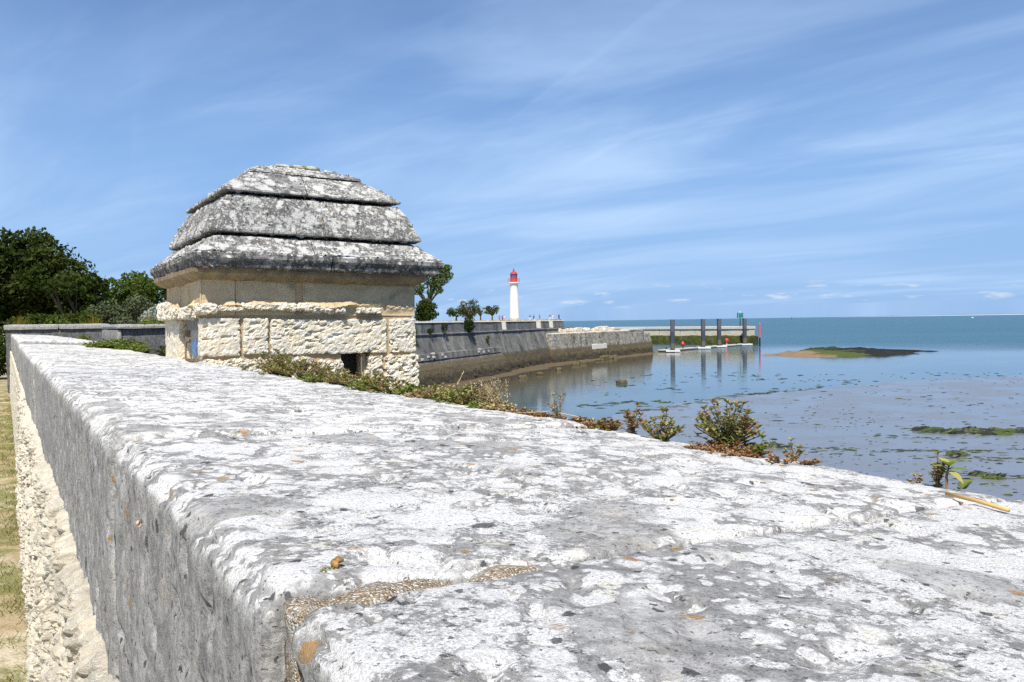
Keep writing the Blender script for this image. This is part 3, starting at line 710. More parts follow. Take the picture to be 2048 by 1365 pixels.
jpart('drain_buttress', [(-0.5, -4.6), (-0.5, -2.7), (0.25, -2.7), (0.5, -4.6)], 21.2, 22.1, MAT_PARAPET, 0.4, 0.4, None)

# ---- piles
m_pile, t = material('steel_pile')
p = t.pos(); z = t.sep(p)[2]; n = t.noise(p, 1.4, 5, 0.6); n2 = t.noise(t.vmul(p, (1, 1, 0.15)), 5, 4, 0.6)
zz = t.m('ADD', z, t.m('MULTIPLY', t.m('SUBTRACT', n, 0.5), 0.7))
c = t.mix(n2, (0.065, 0.070, 0.080), (0.125, 0.13, 0.145))
c = t.mix(t.step(zz, -2.2, -2.7), c, t.mix(n2, (0.035, 0.042, 0.058), (0.065, 0.075, 0.095)))
c = t.mix(t.step(zz, -4.6, -4.9), c, t.mix(n2, (0.085, 0.075, 0.055), (0.15, 0.13, 0.09)))
c = t.mix(t.step(zz, -5.7, -6.0), c, (0.022, 0.024, 0.018))
finish(t, c, 0.7, t.bump(n2, 0.4, 0.03), 0.3)
MAT_FLOAT = mat_plain('pontoon_deck', (0.48, 0.46, 0.38), 0.8, 0.25, 0.8); MAT_FLOATSIDE = mat_plain('pontoon_side', (0.05, 0.055, 0.035), 0.8, 0.3, 1)
MAT_COLLAR = mat_plain('pale_collar', (0.66, 0.68, 0.68), 0.6, 0.1, 1)
pile_px = [(1345.5, 705), (1406.5, 698.5), (1438.5, 695.5), (1489.5, 691.5)]
pile_lab = ['leftmost and nearest of the four dark mooring piles, beside the mole end', 'second dark mooring pile from the mole end', 'third dark mooring pile from the mole end', 'rightmost dark mooring pile, at the end of the pale jetty']
PIL = [onsea(*q) for q in pile_px]
for k, q in enumerate(PIL):
    P_ = thing('mooring_pile', pile_lab[k], 'pile', (q.x, q.y, SEA_Z), R(-8 + 6 * k), 'mooring piles along the pontoon')
    w = 0.42; V, Fc = [], []
    # box section of two rolled steel troughs: flats with a welded web recess on each side
    sec = [(-w, -w * 0.6), (-w * 0.72, -w), (w * 0.72, -w), (w, -w * 0.6), (w, -0.08), (w * 0.9, -0.05), (w * 0.9, 0.05), (w, 0.08), (w, w * 0.6), (w * 0.72, w), (-w * 0.72, w), (-w, w * 0.6), (-w, 0.08), (-w * 0.9, 0.05), (-w * 0.9, -0.05), (-w, -0.08)]
    ns = len(sec)
    for zz_ in (-1.5, 2.0, 4.2, 6.42): V += [(x, y, zz_) for x, y in sec]
    for a in range(3):
        for j in range(ns): Fc.append((a * ns + j, a * ns + (j + 1) % ns, (a + 1) * ns + (j + 1) % ns, (a + 1) * ns + j))
    Fc.append(tuple(range(3 * ns, 4 * ns)))
    link('shaft', mesh('shaft', V, Fc, m_pile), P_)
    Acc().box((0, 0, 6.47), (w * 1.04, w * 1.04, 0.05)).make('cap_plate', MAT_GREYMETAL, P_)
    for sx in (-1, 1):
        Acc().box((0, sx * 1.02, 0.30), (1.35, 0.32, 0.16)).make('guide_collar', MAT_COLLAR, P_)
    for sx in (-1, 1):
        Acc().box((sx * 1.05, 0, 0.30), (0.30, 0.69, 0.16)).make('guide_collar', MAT_COLLAR, P_)
# ---- pontoon
p0 = onsea(1300, 706.2); p1 = onsea(1503, 690.2); pd = (p1 - p0); plen = pd.length; pd.normalize()
PON = thing('pontoon', 'long pale floating pontoon linking the four piles', 'pontoon', (p0.x, p0.y, SEA_Z), math.atan2(pd.y, pd.x))
stops = [0] + [max(1, (q - p0).dot(pd)) for q in PIL] + [plen]
for a, b in zip(stops[:-1], stops[1:]):
    if b - a < 4: continue
    cxm = (a + b) / 2 + 0; hl = (b - a) / 2 - 1.5
    o = Acc().box((cxm, 0.4, 0.30), (hl, 0.9, 0.13)).make('deck', MAT_FLOAT, PON); bevel(o, 0.05)
    Acc().box((cxm, 0.4, -0.08), (hl * 0.99, 0.84, 0.25)).make('float', MAT_FLOATSIDE, PON)
    k = 0
    for s in np.arange(a + 4, b - 3, 5.5):
        k += 1
        Acc().lathe([(0.12, 0), (0.1, 0.18), (0.22, 0.24), (0.22, 0.36), (0.1, 0.40)], 8, (float(s), 0.75 * (1 if k % 2 else -0.2), 0.43)).make('bollard', MAT_DARK, PON)
# ---- red post, buoys, beacon
q = onsea(1519.5, 692.5)
RP = thing('red_channel_post', 'red topped channel post standing alone right of the jetty end', 'channel post', (q.x, q.y, SEA_Z))
Acc().lathe([(0.20, -1.5), (0.20, 1.95)], 14).make('wet_shaft', mat_plain('wet_black_steel', (0.02, 0.022, 0.025), 0.5), RP)
Acc().lathe([(0.215, 1.95), (0.215, 5.1), (0.16, 5.3), (0.02, 5.35)], 14).make('painted_shaft', MAT_REDLIGHT, RP)
q = onsea(1365.5, 692.0)
B1 = thing('mooring_buoy', 'round red buoy floating between the first two piles', 'buoy', (q.x, q.y, SEA_Z))
Acc().lathe([(0.05, -0.15), (0.36, 0.02), (0.50, 0.35), (0.42, 0.68), (0.2, 0.85), (0.08, 0.88)], 18).make('float_ball', MAT_RED, B1, smooth=True)
Acc().lathe([(0.10, 0.86), (0.10, 0.93), (0.16, 0.97), (0.10, 1.02)], 10).make('eye', MAT_WHITE, B1)
q = onsea(1453.5, 694.0)
B2 = thing('marker_ball', 'red ball on a thin white stem beside the third pile', 'marker', (q.x, q.y, SEA_Z))
Acc().lathe([(0.10, -0.4), (0.09, 0.9)], 10).make('stem', MAT_WHITE, B2)
Acc().lathe([(0.05, 0.85), (0.34, 1.05), (0.42, 1.4), (0.34, 1.8), (0.06, 2.0)], 16).make('ball', MAT_RED, B2, smooth=True)
q = JO + JE * 1.6
BC = thing('harbour_beacon', 'green lattice harbour beacon on a pole at the jetty end', 'beacon', (q.x - 0.4, q.y + 0.6, -1.92))
Vt, Ft = tube([(0, 0, -0.02), (0, 0, 2.2)], [0.12, 0.10], 8); link('pole', mesh('pole', Vt, Ft, MAT_DARK), BC)
A = Acc()
for sx in (-0.6, 0.6):
    for sy in (-0.3, 0.3): A.box((sx, sy, 2.65), (0.06, 0.06, 0.55))
for z in (2.1, 2.65, 3.2): A.box((0, -0.3, z), (0.66, 0.05, 0.07)); A.box((0, 0.3, z), (0.66, 0.05, 0.07)); A.box((-0.6, 0, z), (0.05, 0.3, 0.07)); A.box((0.6, 0, z), (0.05, 0.3, 0.07))
A.make('lattice_cage', MAT_GREEN, BC)
Acc().box((0.12, 0, 2.62), (0.36, 0.24, 0.46)).make('daymark', MAT_GREEN, BC)
Acc().lathe([(0.12, 3.2), (0.12, 3.5), (0.05, 3.6)], 8).make('lamp', MAT_WHITE, BC)

# ------------------------------------------------------------------ sandbar, mud bank, weed, rocks
m_bar, t = material('sandbar_ground')
p = t.pos(); x, y, z = t.sep(p); n1 = t.noise(t.vmul(p, (0.6, 1.0, 1)), 0.28, 6, 0.65, 0.4); n2 = t.noise(p, 2.2, 5, 0.7)
along = t.m('ADD', x, t.m('MULTIPLY', t.m('SUBTRACT', n1, 0.5), 16))
c = t.mix(n2, (0.17, 0.115, 0.065), (0.26, 0.185, 0.11))
c = t.mix(t.step(along, 50.0, 53.0), c, t.mix(n2, (0.040, 0.055, 0.010), (0.095, 0.11, 0.022)))
c = t.mix(t.step(along, 57.0, 59.0), c, t.mix(n2, (0.008, 0.009, 0.007), (0.022, 0.022, 0.016)))
c = t.mix(t.m('MULTIPLY', t.step(t.m('ADD', y, t.m('MULTIPLY', n1, 14)), 154, 158), t.step(n2, 0.3, 0.5)), c, t.mix(n2, (0.010, 0.014, 0.006), (0.06, 0.085, 0.014)))
c = t.mix(t.m('MULTIPLY', t.step(n1, 0.56, 0.62), 0.7), c, (0.018, 0.020, 0.010))
finish(t, c, 0.8, t.bump(n2, 0.8, 0.12), 0.25)
bar_px = [(1522, 711), (1550, 713.5), (1600, 715.2), (1660, 716.2), (1720, 716.2), (1770, 714), (1820, 711), (1858, 708.5), (1820, 706.2), (1840, 704.2), (1885, 703), (1840, 702), (1780, 701), (1720, 700.5), (1700, 699.5), (1660, 698), (1620, 696.5), (1605, 699), (1585, 703), (1560, 705.5), (1540, 709)]
ring = [onsea(*q) for q in bar_px]; cen = sum(ring, Vector()) / len(ring)
dense = []
for a, b in zip(ring, ring[1:] + ring[:1]):
    for k in range(6): dense.append(a.lerp(b, k / 6))
D_ = np.array([tuple(v) for v in dense]); D_[:, :2] += np.stack([fbm(D_, 0.3, 4, 0.6, 3), fbm(D_ + 9, 0.3, 4, 0.6, 4)], 1) * 1.2
V, Fc = [], []; nr = 14
for k in range(nr + 1):
    f = k / nr
    for v in D_: V.append((cen.x + (v[0] - cen.x) * (1 - f) * 1.02, cen.y + (v[1] - cen.y) * (1 - f) * 1.02, SEA_Z - 0.12 + 0.75 * min(1, f * 1.6)))
V = np.array(V); V[:, 2] += np.clip(fbm(V, 0.5, 5, 0.6, 13) * 0.5, -0.12, 0.5) * (V[:, 2] > SEA_Z - 0.1)
n = len(D_)
for k in range(nr):
    for j in range(n): Fc.append((k * n + j, k * n + (j + 1) % n, (k + 1) * n + (j + 1) % n, (k + 1) * n + j))
tag(link('sandbar', mesh('sandbar', V, Fc, m_bar)), kind='structure')

# mud bank along the foot of the walls
m_bank, t = material('mud_bank'); p = t.pos(); n1 = t.noise(p, 0.8, 6, 0.65); n2 = t.noise(p, 5, 5, 0.7)
c = t.mix(n1, (0.085, 0.060, 0.030), (0.17, 0.125, 0.068)); c = t.mix(t.m('MULTIPLY', t.step(n2, 0.55, 0.66), 0.7), c, (0.03, 0.028, 0.016))
finish(t, c, 0.5, t.bump(n2, 0.8, 0.1), 0.35)
def bank(O, E_dir, s0, s1, nbase, wid):
    N_ = Vector((E_dir.y, -E_dir.x, 0))
    ns = int((s1 - s0) / 0.5)
    def fn(u, v):
        s = s0 + u * (s1 - s0); wloc = wid * (1 + 0.5 * fbm(np.stack([s, s * 0, s * 0], 1), 0.25, 3, 0.6, 4))
        nn = nbase + v * wloc
        X = O.x + E_dir.x * s + N_.x * nn; Y = O.y + E_dir.y * s + N_.y * nn
        Z = SEA_Z + 0.35 - 0.5 * v ** 0.8
        P = np.stack([X, Y, Z], 1); P[:, 2] += fbm(P, 0.7, 4, 0.6, 6) * 0.12 * (1 - v * 0.5)
        return P
    return grid(ns, 10, fn)
A = Acc(); V, Fq = bank(BO, BE, -24, 44, 1.0, 3.6); A.add(V, [tuple(reversed(q)) for q in Fq]); V, Fq = bank(MO, ME, -0.5, 39, -0.3, 2.6); A.add(V, [tuple(reversed(q)) for q in Fq])
tag(A.make('mud_bank', m_bank, smooth=True), kind='structure')

# loose weed clumps on the mudflat and in the shallows
m_w1, t = material('dark_seaweed'); n = t.noise(t.pos(), 6, 4, 0.6); finish(t, t.mix(n, (0.006, 0.010, 0.006), (0.030, 0.036, 0.014)), 0.5, None, 0.4)
m_w2, t = material('green_seaweed'); n = t.noise(t.pos(), 5, 4, 0.6); finish(t, t.mix(n, (0.022, 0.040, 0.006), (0.085, 0.105, 0.022)), 0.6, None, 0.3)
A = Acc()
def clump(A, x, y, r, mi, hmax=0.12, el=2.2, z0=SEA_Z):
    k = 9; th = random.uniform(-0.35, 0.35); V = []
    for j, (rr, zz) in enumerate(((1.0, -0.01), (0.72, 0.6), (0.3, 1.0))):
        for i in range(k):
            a = 2 * math.pi * i / k; q = rr * r * random.uniform(0.35, 1.45); dx_, dy_ = q * math.cos(a) * el * 0.75, q * math.sin(a) / el * 1.2
            V.append((x + dx_ * math.cos(th) - dy_ * math.sin(th), y + dx_ * math.sin(th) + dy_ * math.cos(th), z0 + zz * hmax * random.uniform(0.6, 1.1)))
    Fc = [(a * k + i, a * k + (i + 1) % k, (a + 1) * k + (i + 1) % k, (a + 1) * k + i) for a in (0, 1) for i in range(k)]; Fc.append(tuple(range(2 * k, 3 * k)))
    A.add(V, Fc, mi)
for _ in range(560):
    px = random.uniform(1180, 2200); py = 690 + (random.random() ** 1.6) * 290 + 60
    q = onsea(px, py)
    if q.y > 110 or q.y < 28 or q.x > 70: continue
    dens = vnoise(np.array([[q.x * 0.12, q.y * 0.2, 0]]), 77)[0]
    if random.random() > 0.62 + 0.7 * dens: continue
    clump(A, q.x, q.y, random.uniform(0.04, 0.20) * (0.7 + q.y / 90), 0 if random.random() < 0.75 else 1, random.uniform(0.02, 0.06), random.uniform(1.4, 3.0))
for _ in range(1500):
    q = onsea(random.uniform(1180, 2150), 745 + (random.random() ** 1.2) * 235)
    if q.y > 100 or q.y < 26 or q.x > 60: continue
    if vnoise(np.array([[q.x * 0.10, q.y * 0.16, 3]]), 78)[0] < random.uniform(-0.6, 0.5): continue
    clump(A, q.x, q.y, random.uniform(0.025, 0.085) * (0.6 + q.y / 60), 0 if random.random() < 0.8 else 1, random.uniform(0.015, 0.04), random.uniform(1.2, 2.6))
for (xa, ya, xb, yb, n, wdt) in ((1520, 893, 1720, 900, 46, 0.16), (1690, 903, 2100, 902, 70, 0.15), (1740, 872, 1900, 880, 20, 0.12), (1840, 862, 2100, 862, 60, 0.35), (1240, 830, 1480, 792, 60, 0.22), (1480, 792, 1640, 776, 40, 0.22), (1150, 812, 1400, 800, 40, 0.2), (1880, 945, 2100, 960, 40, 0.16), (1850, 915, 2060, 921, 40, 0.14)):
    for k in range(n):
        f = random.random(); q = onsea(xa + (xb - xa) * f + random.gauss(0, 8), ya + (yb - ya) * f + random.gauss(0, 2.2))
        clump(A, q.x, q.y, random.uniform(0.3, 1.2) * wdt * 1.3, 1 if random.random() < 0.4 else 0, random.uniform(0.02, 0.05), random.uniform(1.5, 3))
tag(A.make('seaweed_litter', [m_w1, m_w2]), 'scattered dark and green seaweed clumps over the wet mudflat', 'seaweed', kind='stuff')
def weed_mat(label, pts, wid):
    A = Acc(); c0 = onsea(*pts[0])
    for (xa, ya), (xb, yb) in zip(pts[:-1], pts[1:]):
        for k in range(16):
            f = (k + random.random()) / 16; q = onsea(xa + (xb - xa) * f, ya + (yb - ya) * f) - c0
            clump(A, q.x, q.y + random.gauss(0, wid * 0.5), random.uniform(0.25, 0.7) * wid, 0 if random.random() < 0.45 else 1, random.uniform(0.10, 0.24), z0=0)
    tag(A.make('seaweed_mat', [m_w1, m_w2], loc=(c0.x, c0.y, SEA_Z)), label, 'seaweed', 'larger seaweed mats on the mudflat')
weed_mat('broad dark and green seaweed mat reaching the right edge of the picture', [(1836, 860), (1900, 866), (1970, 866), (2060, 864)], 0.75)
weed_mat('small green seaweed mat on the mud right of the bushy wall weed', [(1530, 893), (1560, 894)], 0.45)
weed_mat('dark seaweed heap on the mud under the broad mat at right', [(1900, 912), (1930, 912)], 0.4)
weed_mat('low green seaweed streak on the mud behind the broad leaved weed', [(1958, 953), (2000, 957)], 0.42)
m_rock = mat_stone('weedy_rock', (0.10, 0.08, 0.045), (0.16, 0.13, 0.075), (0.05, 0.05, 0.025), 1.0, 0.05)
def rock(label, px, py, h, seed, group='rocks in the shallows'):
    q = onsea(px, py); V, Fq = rough_block(h, min(h) * 0.35, min(h) * 0.8, lambda P, N: fbm(P / h[0] + seed, 1.4, 4, 0.55, seed) * min(h) * 0.7)
    return tag(link('rock', mesh('rock', V, Fq, m_rock, True), None, (q.x, q.y, SEA_Z + h[2] * 0.35), (0, 0, seed)), label, 'rock', group)
rock('single brown rock in the shallow water off the mole', 1243, 767.5, (0.55, 0.35, 0.28), 3)
for k, (px, py, s) in enumerate(((1118, 741, 0.5), (1150, 731, 0.6), (1166, 727.5, 0.7), (1205, 719, 0.8), (1216, 718, 0.9), (1226, 716, 0.7), (1196, 722, 0.5), (1080, 750, 0.5), (1046, 757, 0.5))):
    rock('%s brown rock on the mud at the foot of the sea wall, counted from the left' % ['sixth', 'eighth', 'ninth', 'third from last', 'second from last', 'last', 'fourth from last', 'third', 'first'][k] if False else ['brown rock at the wall foot just left of the bastion corner', 'brown rock at the wall foot under the start of the mole', 'brown rock under the mole, left of the pale repair', 'left rock of the heap under the pale repair', 'biggest rock of the heap under the pale repair', 'right rock of the heap under the pale repair', 'front rock of the heap under the pale repair', 'brown rock under the dark mussel covered recess', 'brown rock beside the end of the sloping plinth'][k], px, py, (s, s * 0.7, s * 0.5), 11 + k)

# ------------------------------------------------------------------ trees and shrubs
def leaves(n, centre, radii, size, seed, shell=0.55, flat=0.0, sub=0.0, aspect=1.6):
    """leaf quads through an ellipsoid, denser towards its skin, broken into sub-clumps"""
    g = np.random.default_rng(seed); d = g.normal(size=(n, 3)); d /= np.linalg.norm(d, axis=1, keepdims=True)
    r = shell + (1 - shell) * g.random(n) ** 0.6
    lump = 1 + 0.28 * fbm(d, 2.2, 3, 0.6, seed)
    P = np.array(centre) + d * (r * lump)[:, None] * np.array(radii)
    if sub > 0:
        keep = fbm(P, sub, 3, 0.55, seed + 5) > -0.22
        P = P[keep]; n = len(P)
    a = g.normal(size=(n, 3)); a /= np.linalg.norm(a, axis=1, keepdims=True)
    b = g.normal(size=(n, 3)); b -= a * (a * b).sum(1, keepdims=True); b /= np.linalg.norm(b, axis=1, keepdims=True)
    s = size * (0.6 + 0.8 * g.random((n, 1))); a = a * s * aspect * 0.5; b = b * s * 0.5
    V = np.stack([P - a, P - b * 0.9 + a * 0.1, P + a, P + b * 0.9 + a * 0.1], 1).reshape(-1, 3)
    i = np.arange(n) * 4
    return V, np.stack([i, i + 1, i + 2, i + 3], 1)


def tree(name, label, cat, base, blobs, trunk_r, mats, size, dens, seed, group=None, limbs=True, sub=0.9, trunk_h=None, shell=0.5):
    """blobs: (dx, dy, dz, rx, ry, rz[, material])"""
    T = thing(name, label, cat, base, 0, group); A = Acc(); g = random.Random(seed)
    zs = min(b[2] for b in blobs); th = trunk_h if trunk_h is not None else max(0.3, zs * 0.7)
    lean = g.uniform(-.12, .12)
    Vt, Ft = tube([(0, 0, -0.15), (lean * 0.3, 0, th * 0.5), (lean, 0.05, th)], [trunk_r * 1.25, trunk_r, trunk_r * 0.8], 8); A.add(Vt, Ft)
    for b in blobs:
        e = Vector(b[:3]); s = Vector((lean, 0.05, th)); m_ = s.lerp(e, 0.5) + Vector((g.uniform(-.2, .2), g.uniform(-.2, .2), g.uniform(-.1, .2))) * (e - s).length * 0.4
        if limbs:
            Vt, Ft = tube([s - Vector((0, 0, th * 0.1)), m_, e], [trunk_r * 0.6, trunk_r * 0.38, trunk_r * 0.12], 6); A.add(Vt, Ft)
            for q in range(4):
                w = e + Vector((g.uniform(-1, 1) * b[3], g.uniform(-1, 1) * b[4], g.uniform(-.3, 1) * b[5])) * 0.75
                Vt, Ft = tube([m_, m_.lerp(w, 0.55) + Vector((0, 0, 0.1 * b[5])), w], [trunk_r * 0.25, trunk_r * 0.14, trunk_r * 0.04], 5); A.add(Vt, Ft)
    A.make('trunk', MAT_BARK, T)
    VV, FF, MM = [], [], []; k0 = 0
    for j, b in enumerate(blobs):
        n = int(dens * 5.5 * (b[3] * b[4] * b[5]) ** (2 / 3) / (size * size)); V, Fq = leaves(n, b[:3], b[3:6], size, seed * 31 + j, shell, sub=sub)
        VV.append(V); FF.append(Fq + k0); MM += [b[6] if len(b) > 6 else 0] * len(Fq); k0 += len(V)
    link('crown', mesh('crown', np.concatenate(VV), np.concatenate(FF), mats, False, MM), T)
    return T


def at(px, d, z=-1.62):
    """ground point at a distance d along the picture column px"""
    return Vector(((px - 1024) / 1592.9 * d, d, z))


GT = 'trees behind the rampart at the left'
def clumps(seed, n, cx, cz, rx, rz, ry, r0, r1, mats=1):
    g = random.Random(seed); out = []
    for _ in range(n):
        a = g.uniform(0, 2 * math.pi); rr = math.sqrt(g.random()); x = cx + rx * rr * math.cos(a); z = cz + rz * rr * math.sin(a)
        r = g.uniform(r0, r1); out.append((x, g.uniform(-ry, ry * 0.5), z, r * 1.15, r, r * 0.85, g.randrange(mats)))
    return out
tree('oak_tree', 'largest dark evergreen oak, domed crown at the left edge of the picture', 'tree', at(62, 56), clumps(3, 34, -0.2, 4.7, 3.9, 3.1, 2.6, 0.9, 1.5, 2) + [(0, 0.8, 4.2, 4.2, 2.6, 3.6, 0), (-2, 0, 1.6, 2.2, 1.8, 1.6, 0), (1.5, -0.5, 1.6, 2.4, 1.8, 1.6, 0), (3.4, 0, 1.6, 1.8, 1.5, 1.6, 0)], 0.35, [L_OAK, L_OAK2], 0.20, 3.4, 3, GT, sub=0.7)
tree('evergreen_shrub', 'black green shrub on the ground beyond the left end of the wall', 'shrub', at(-14, 26), clumps(77, 8, 0, 0.7, 0.5, 0.6, 0.6, 0.3, 0.5, 1), 0.06, [L_OAK], 0.08, 3.0, 77, 'shrubs above the far parapet', sub=1.5)
tree('oak_tree', 'dark evergreen oak on the right flank of the largest oak, left of the lighter trees', 'tree', at(165, 53), clumps(5, 18, 0.0, 2.9, 1.6, 2.2, 1.8, 0.6, 1.1, 2) + [(0, 0.6, 2.4, 1.7, 1.6, 2.2, 0), (0.4, 0, 1.2, 1.5, 1.2, 1.2, 0)], 0.24, [L_OAK, L_OAK2], 0.18, 3.4, 5, GT, sub=0.8)
tree('oak_tree', 'dark evergreen oak cut off by the left edge of the picture', 'tree', at(-75, 52), clumps(6, 18, 0.0, 4.0, 2.2, 2.8, 2.0, 0.8, 1.4, 2) + [(0, 0.6, 3.2, 2.6, 2.2, 3.0, 0)], 0.3, [L_OAK, L_OAK2], 0.20, 3.0, 6, GT, sub=0.8)
tree('evergreen_shrub', 'low dark green shrub in front of the big oak, above the far wall', 'shrub', at(105, 44), clumps(7, 10, 0, 1.6, 1.7, 0.7, 1, 0.5, 0.9, 2), 0.12, [L_OAK2, L_GREEN], 0.14, 3.2, 7, 'shrubs above the far parapet', sub=1.0)
tree('evergreen_shrub', 'round green shrub between the big oak and the yellow broom', 'shrub', at(165, 42), clumps(8, 8, 0, 1.5, 0.9, 0.7, 0.7, 0.4, 0.7, 2), 0.1, [L_OAK2, L_GREEN], 0.13, 3.2, 8, 'shrubs above the far parapet', sub=1.0)
tree('light_green_tree', 'lighter green bushy tree between the oaks and the sentry box', 'tree', at(262, 60), clumps(9, 18, 0, 3.6, 2.3, 1.7, 1.5, 0.6, 1.1, 2) + [(0, 0.7, 2.8, 2.6, 1.6, 2.4, 0)], 0.2, [L_GREEN, L_OAK2], 0.18, 3.0, 9, GT, sub=0.9)
tree('dark_green_tree', 'dark green tree whose crown shows just left of the sentry box cornice', 'tree', at(335, 62), clumps(10, 16, 0, 3.4, 2.4, 1.8, 1.5, 0.7, 1.2, 2) + [(0, 0.7, 2.6, 2.6, 1.6, 2.4, 1)], 0.2, [L_GREEN, L_OAK], 0.18, 3.0, 10, GT, sub=0.9)
tree('grey_shrub', 'grey green olive like shrub in front of the lighter tree', 'shrub', at(262, 48), clumps(11, 14, 0, 2.2, 1.5, 1.2, 1, 0.5, 0.9, 1), 0.12, [L_GREY], 0.11, 3.0, 11, 'shrubs above the far parapet', sub=1.0)
tree('silver_shrub', 'pale silver leaved shrub beside the left wall of the sentry box', 'shrub', at(330, 40), clumps(12, 8, 0, 2.0, 0.6, 0.9, 0.5, 0.3, 0.55, 1), 0.07, [L_SILVER], 0.09, 2.2, 12, 'shrubs above the far parapet', sub=1.6)
def broom(label, px, d, h, seed):
    T = thing('broom_plant', label, 'broom', at(px, d), 0, 'yellow brooms above the far parapet'); g = random.Random(seed); A = Acc(); S = Acc()
    for _ in range(170):
        a = g.uniform(0, 2 * math.pi); sp = g.uniform(0, 0.42); e = Vector((math.cos(a) * sp * h * 0.6, math.sin(a) * sp * h * 0.6, h * g.uniform(0.75, 1.05) * (1 - sp * 0.35)))
        m_ = e * 0.5 + Vector((0, 0, 0.08 * h)); w = 0.02
        A.add([(m_.x * 0.6, m_.y * 0.6, m_.z * 0.7), (m_.x - w, m_.y, m_.z), tuple(e), (m_.x + w, m_.y, m_.z)], [(0, 1, 2, 3)])
    for _ in range(7):
        a = g.uniform(0, 6.3); Vt, Ft = tube([(0, 0, -0.1), (math.cos(a) * 0.12 * h, math.sin(a) * 0.12 * h, h * 0.5)], [0.03, 0.015], 5); S.add(Vt, Ft)
    S.make('stems', MAT_BARK, T); A.make('twigs', L_BROOM, T)
broom('yellow broom just right of the round green shrub', 186, 38, 2.35, 1); broom('yellow broom close to the left wall of the sentry box', 301, 37, 2.3, 2); broom('faded broom at the far left above the wall end', 42, 40, 2.35, 3)

GB = 'trees on the bastion terrace'
tree('tall_maritime_tree', 'tall open crowned tree rising behind the sentry box cornice', 'tree', at(858, 205, 0.33), [(-2.5, 0, 8.5, 2.2, 2, 1.8, 0), (-4.5, 1, 11, 2.4, 2, 2.2, 0), (-1.0, 0, 12.8, 2.4, 2, 1.9, 0), (1.6, 0, 13.2, 2.2, 1.8, 1.9, 0), (3.6, 0, 11.2, 2.0, 1.8, 1.9, 0), (4.3, 0, 13.0, 1.6, 1.5, 1.6, 0), (2.2, 0, 9.3, 1.9, 1.6, 1.3, 0), (-6, 0, 12.5, 2.2, 2, 2.0, 0), (0.6, 0.5, 10.6, 2.0, 1.8, 1.6, 0), (5.2, 0, 11.8, 1.6, 1.5, 1.4, 0), (3.0, -0.4, 14.0, 1.6, 1.4, 1.2, 0), (5.0, 0, 13.8, 1.3, 1.2, 1.0, 0), (2.8, 0, 8.0, 1.4, 1.2, 0.9, 0), (0.8, 0, 7.6, 1.4, 1.2, 0.9, 0)], 0.38, [L_GREEN, L_OAK2], 0.36, 2.6, 21, GB, sub=0.55, trunk_h=4.5, shell=0.25)
tree('dark_round_shrub', 'dense dark round shrub at the foot of the tall tree', 'shrub', at(850, 198, 0.33), clumps(22, 12, 0, 2.8, 2.3, 1.9, 1.5, 1.0, 1.6, 2) + [(0, 0, 2.6, 2.6, 2, 2.4, 0)], 0.3, [L_OAK, L_OAK2], 0.35, 3.2, 22, GB, sub=0.6)
tree('tamarisk_tree', 'leftmost green tamarisk of the low group left of the lighthouse', 'tree', at(913, 215, 0.33), clumps(23, 11, 0.3, 2.5, 2.5, 1.2, 1, 0.7, 1.1, 1), 0.22, [L_GREEN], 0.30, 1.7, 23, GB, sub=0.7)
tree('tamarisk_tree', 'tallest olive brown tamarisk of the low group left of the lighthouse', 'tree', at(941, 210, 0.33), clumps(24, 18, 0, 3.3, 2.5, 2.4, 1, 0.7, 1.2, 1), 0.25, [L_TAM], 0.30, 1.5, 24, GB, sub=0.7)
tree('tamarisk_tree', 'thin tamarisk second nearest the lighthouse', 'tree', at(962, 212, 0.33), clumps(25, 10, 0, 2.8, 1.3, 1.4, 0.8, 0.5, 0.9, 1), 0.18, [L_TAM], 0.28, 1.4, 25, GB, sub=0.7)
tree('tamarisk_tree', 'umbrella shaped dark tamarisk nearest the lighthouse', 'tree', at(985, 214, 0.33), clumps(26, 12, 0, 2.9, 1.7, 0.9, 0.9, 0.6, 0.95, 2), 0.18, [L_TAM, L_OAK2], 0.28, 1.7, 26, GB, sub=0.7)
def bshrub(label, s, n, z, h, w, mats, seed):
    q = BO + BE * s + Vector((BE.y, -BE.x, 0)) * n
    tree('wall_shrub', label, 'shrub', (q.x, q.y, z), [(0, 0, h * 0.35, w, w, h * 0.35, 0), (0.1, 0, h * 0.7, w * 0.8, w * 0.8, h * 0.33, 0), (-0.2, 0.1, h * 0.5, w * 0.7, w * 0.9, h * 0.3, 0)], 0.05, mats, 0.12, 3.0, seed, 'shrubs growing out of the bastion wall', limbs=False, sub=1.5, trunk_h=h * 0.4)
bshrub('big dark shrub growing on the bastion ledge in front of the second embrasure', 13.4, 0.25, -1.05, 1.75, 0.75, [L_OAK], 31)
bshrub('narrow dark shrub on the bastion ledge near the sentry box', 6.4, 0.25, -1.05, 1.0, 0.42, [L_OAK], 32)
bshrub('small olive shrub on the bastion ledge next to the narrow dark one', 3.0, 0.2, -1.05, 0.5, 0.4, [L_OAK2], 33)
bshrub('pale green shrub at the bastion corner above the mole', 55.9, 0.3, -1.9, 0.8, 0.5, [L_GREEN], 34)
bshrub('bright green tuft hanging on the bastion ledge beside the sentry box', -1.2, 0.3, -1.15, 0.6, 0.5, [L_GREEN], 35)
bshrub('yellow green tuft in the joint of the bastion face', 18.4, 0.55, -2.5, 0.8, 0.3, [L_GREEN], 36)

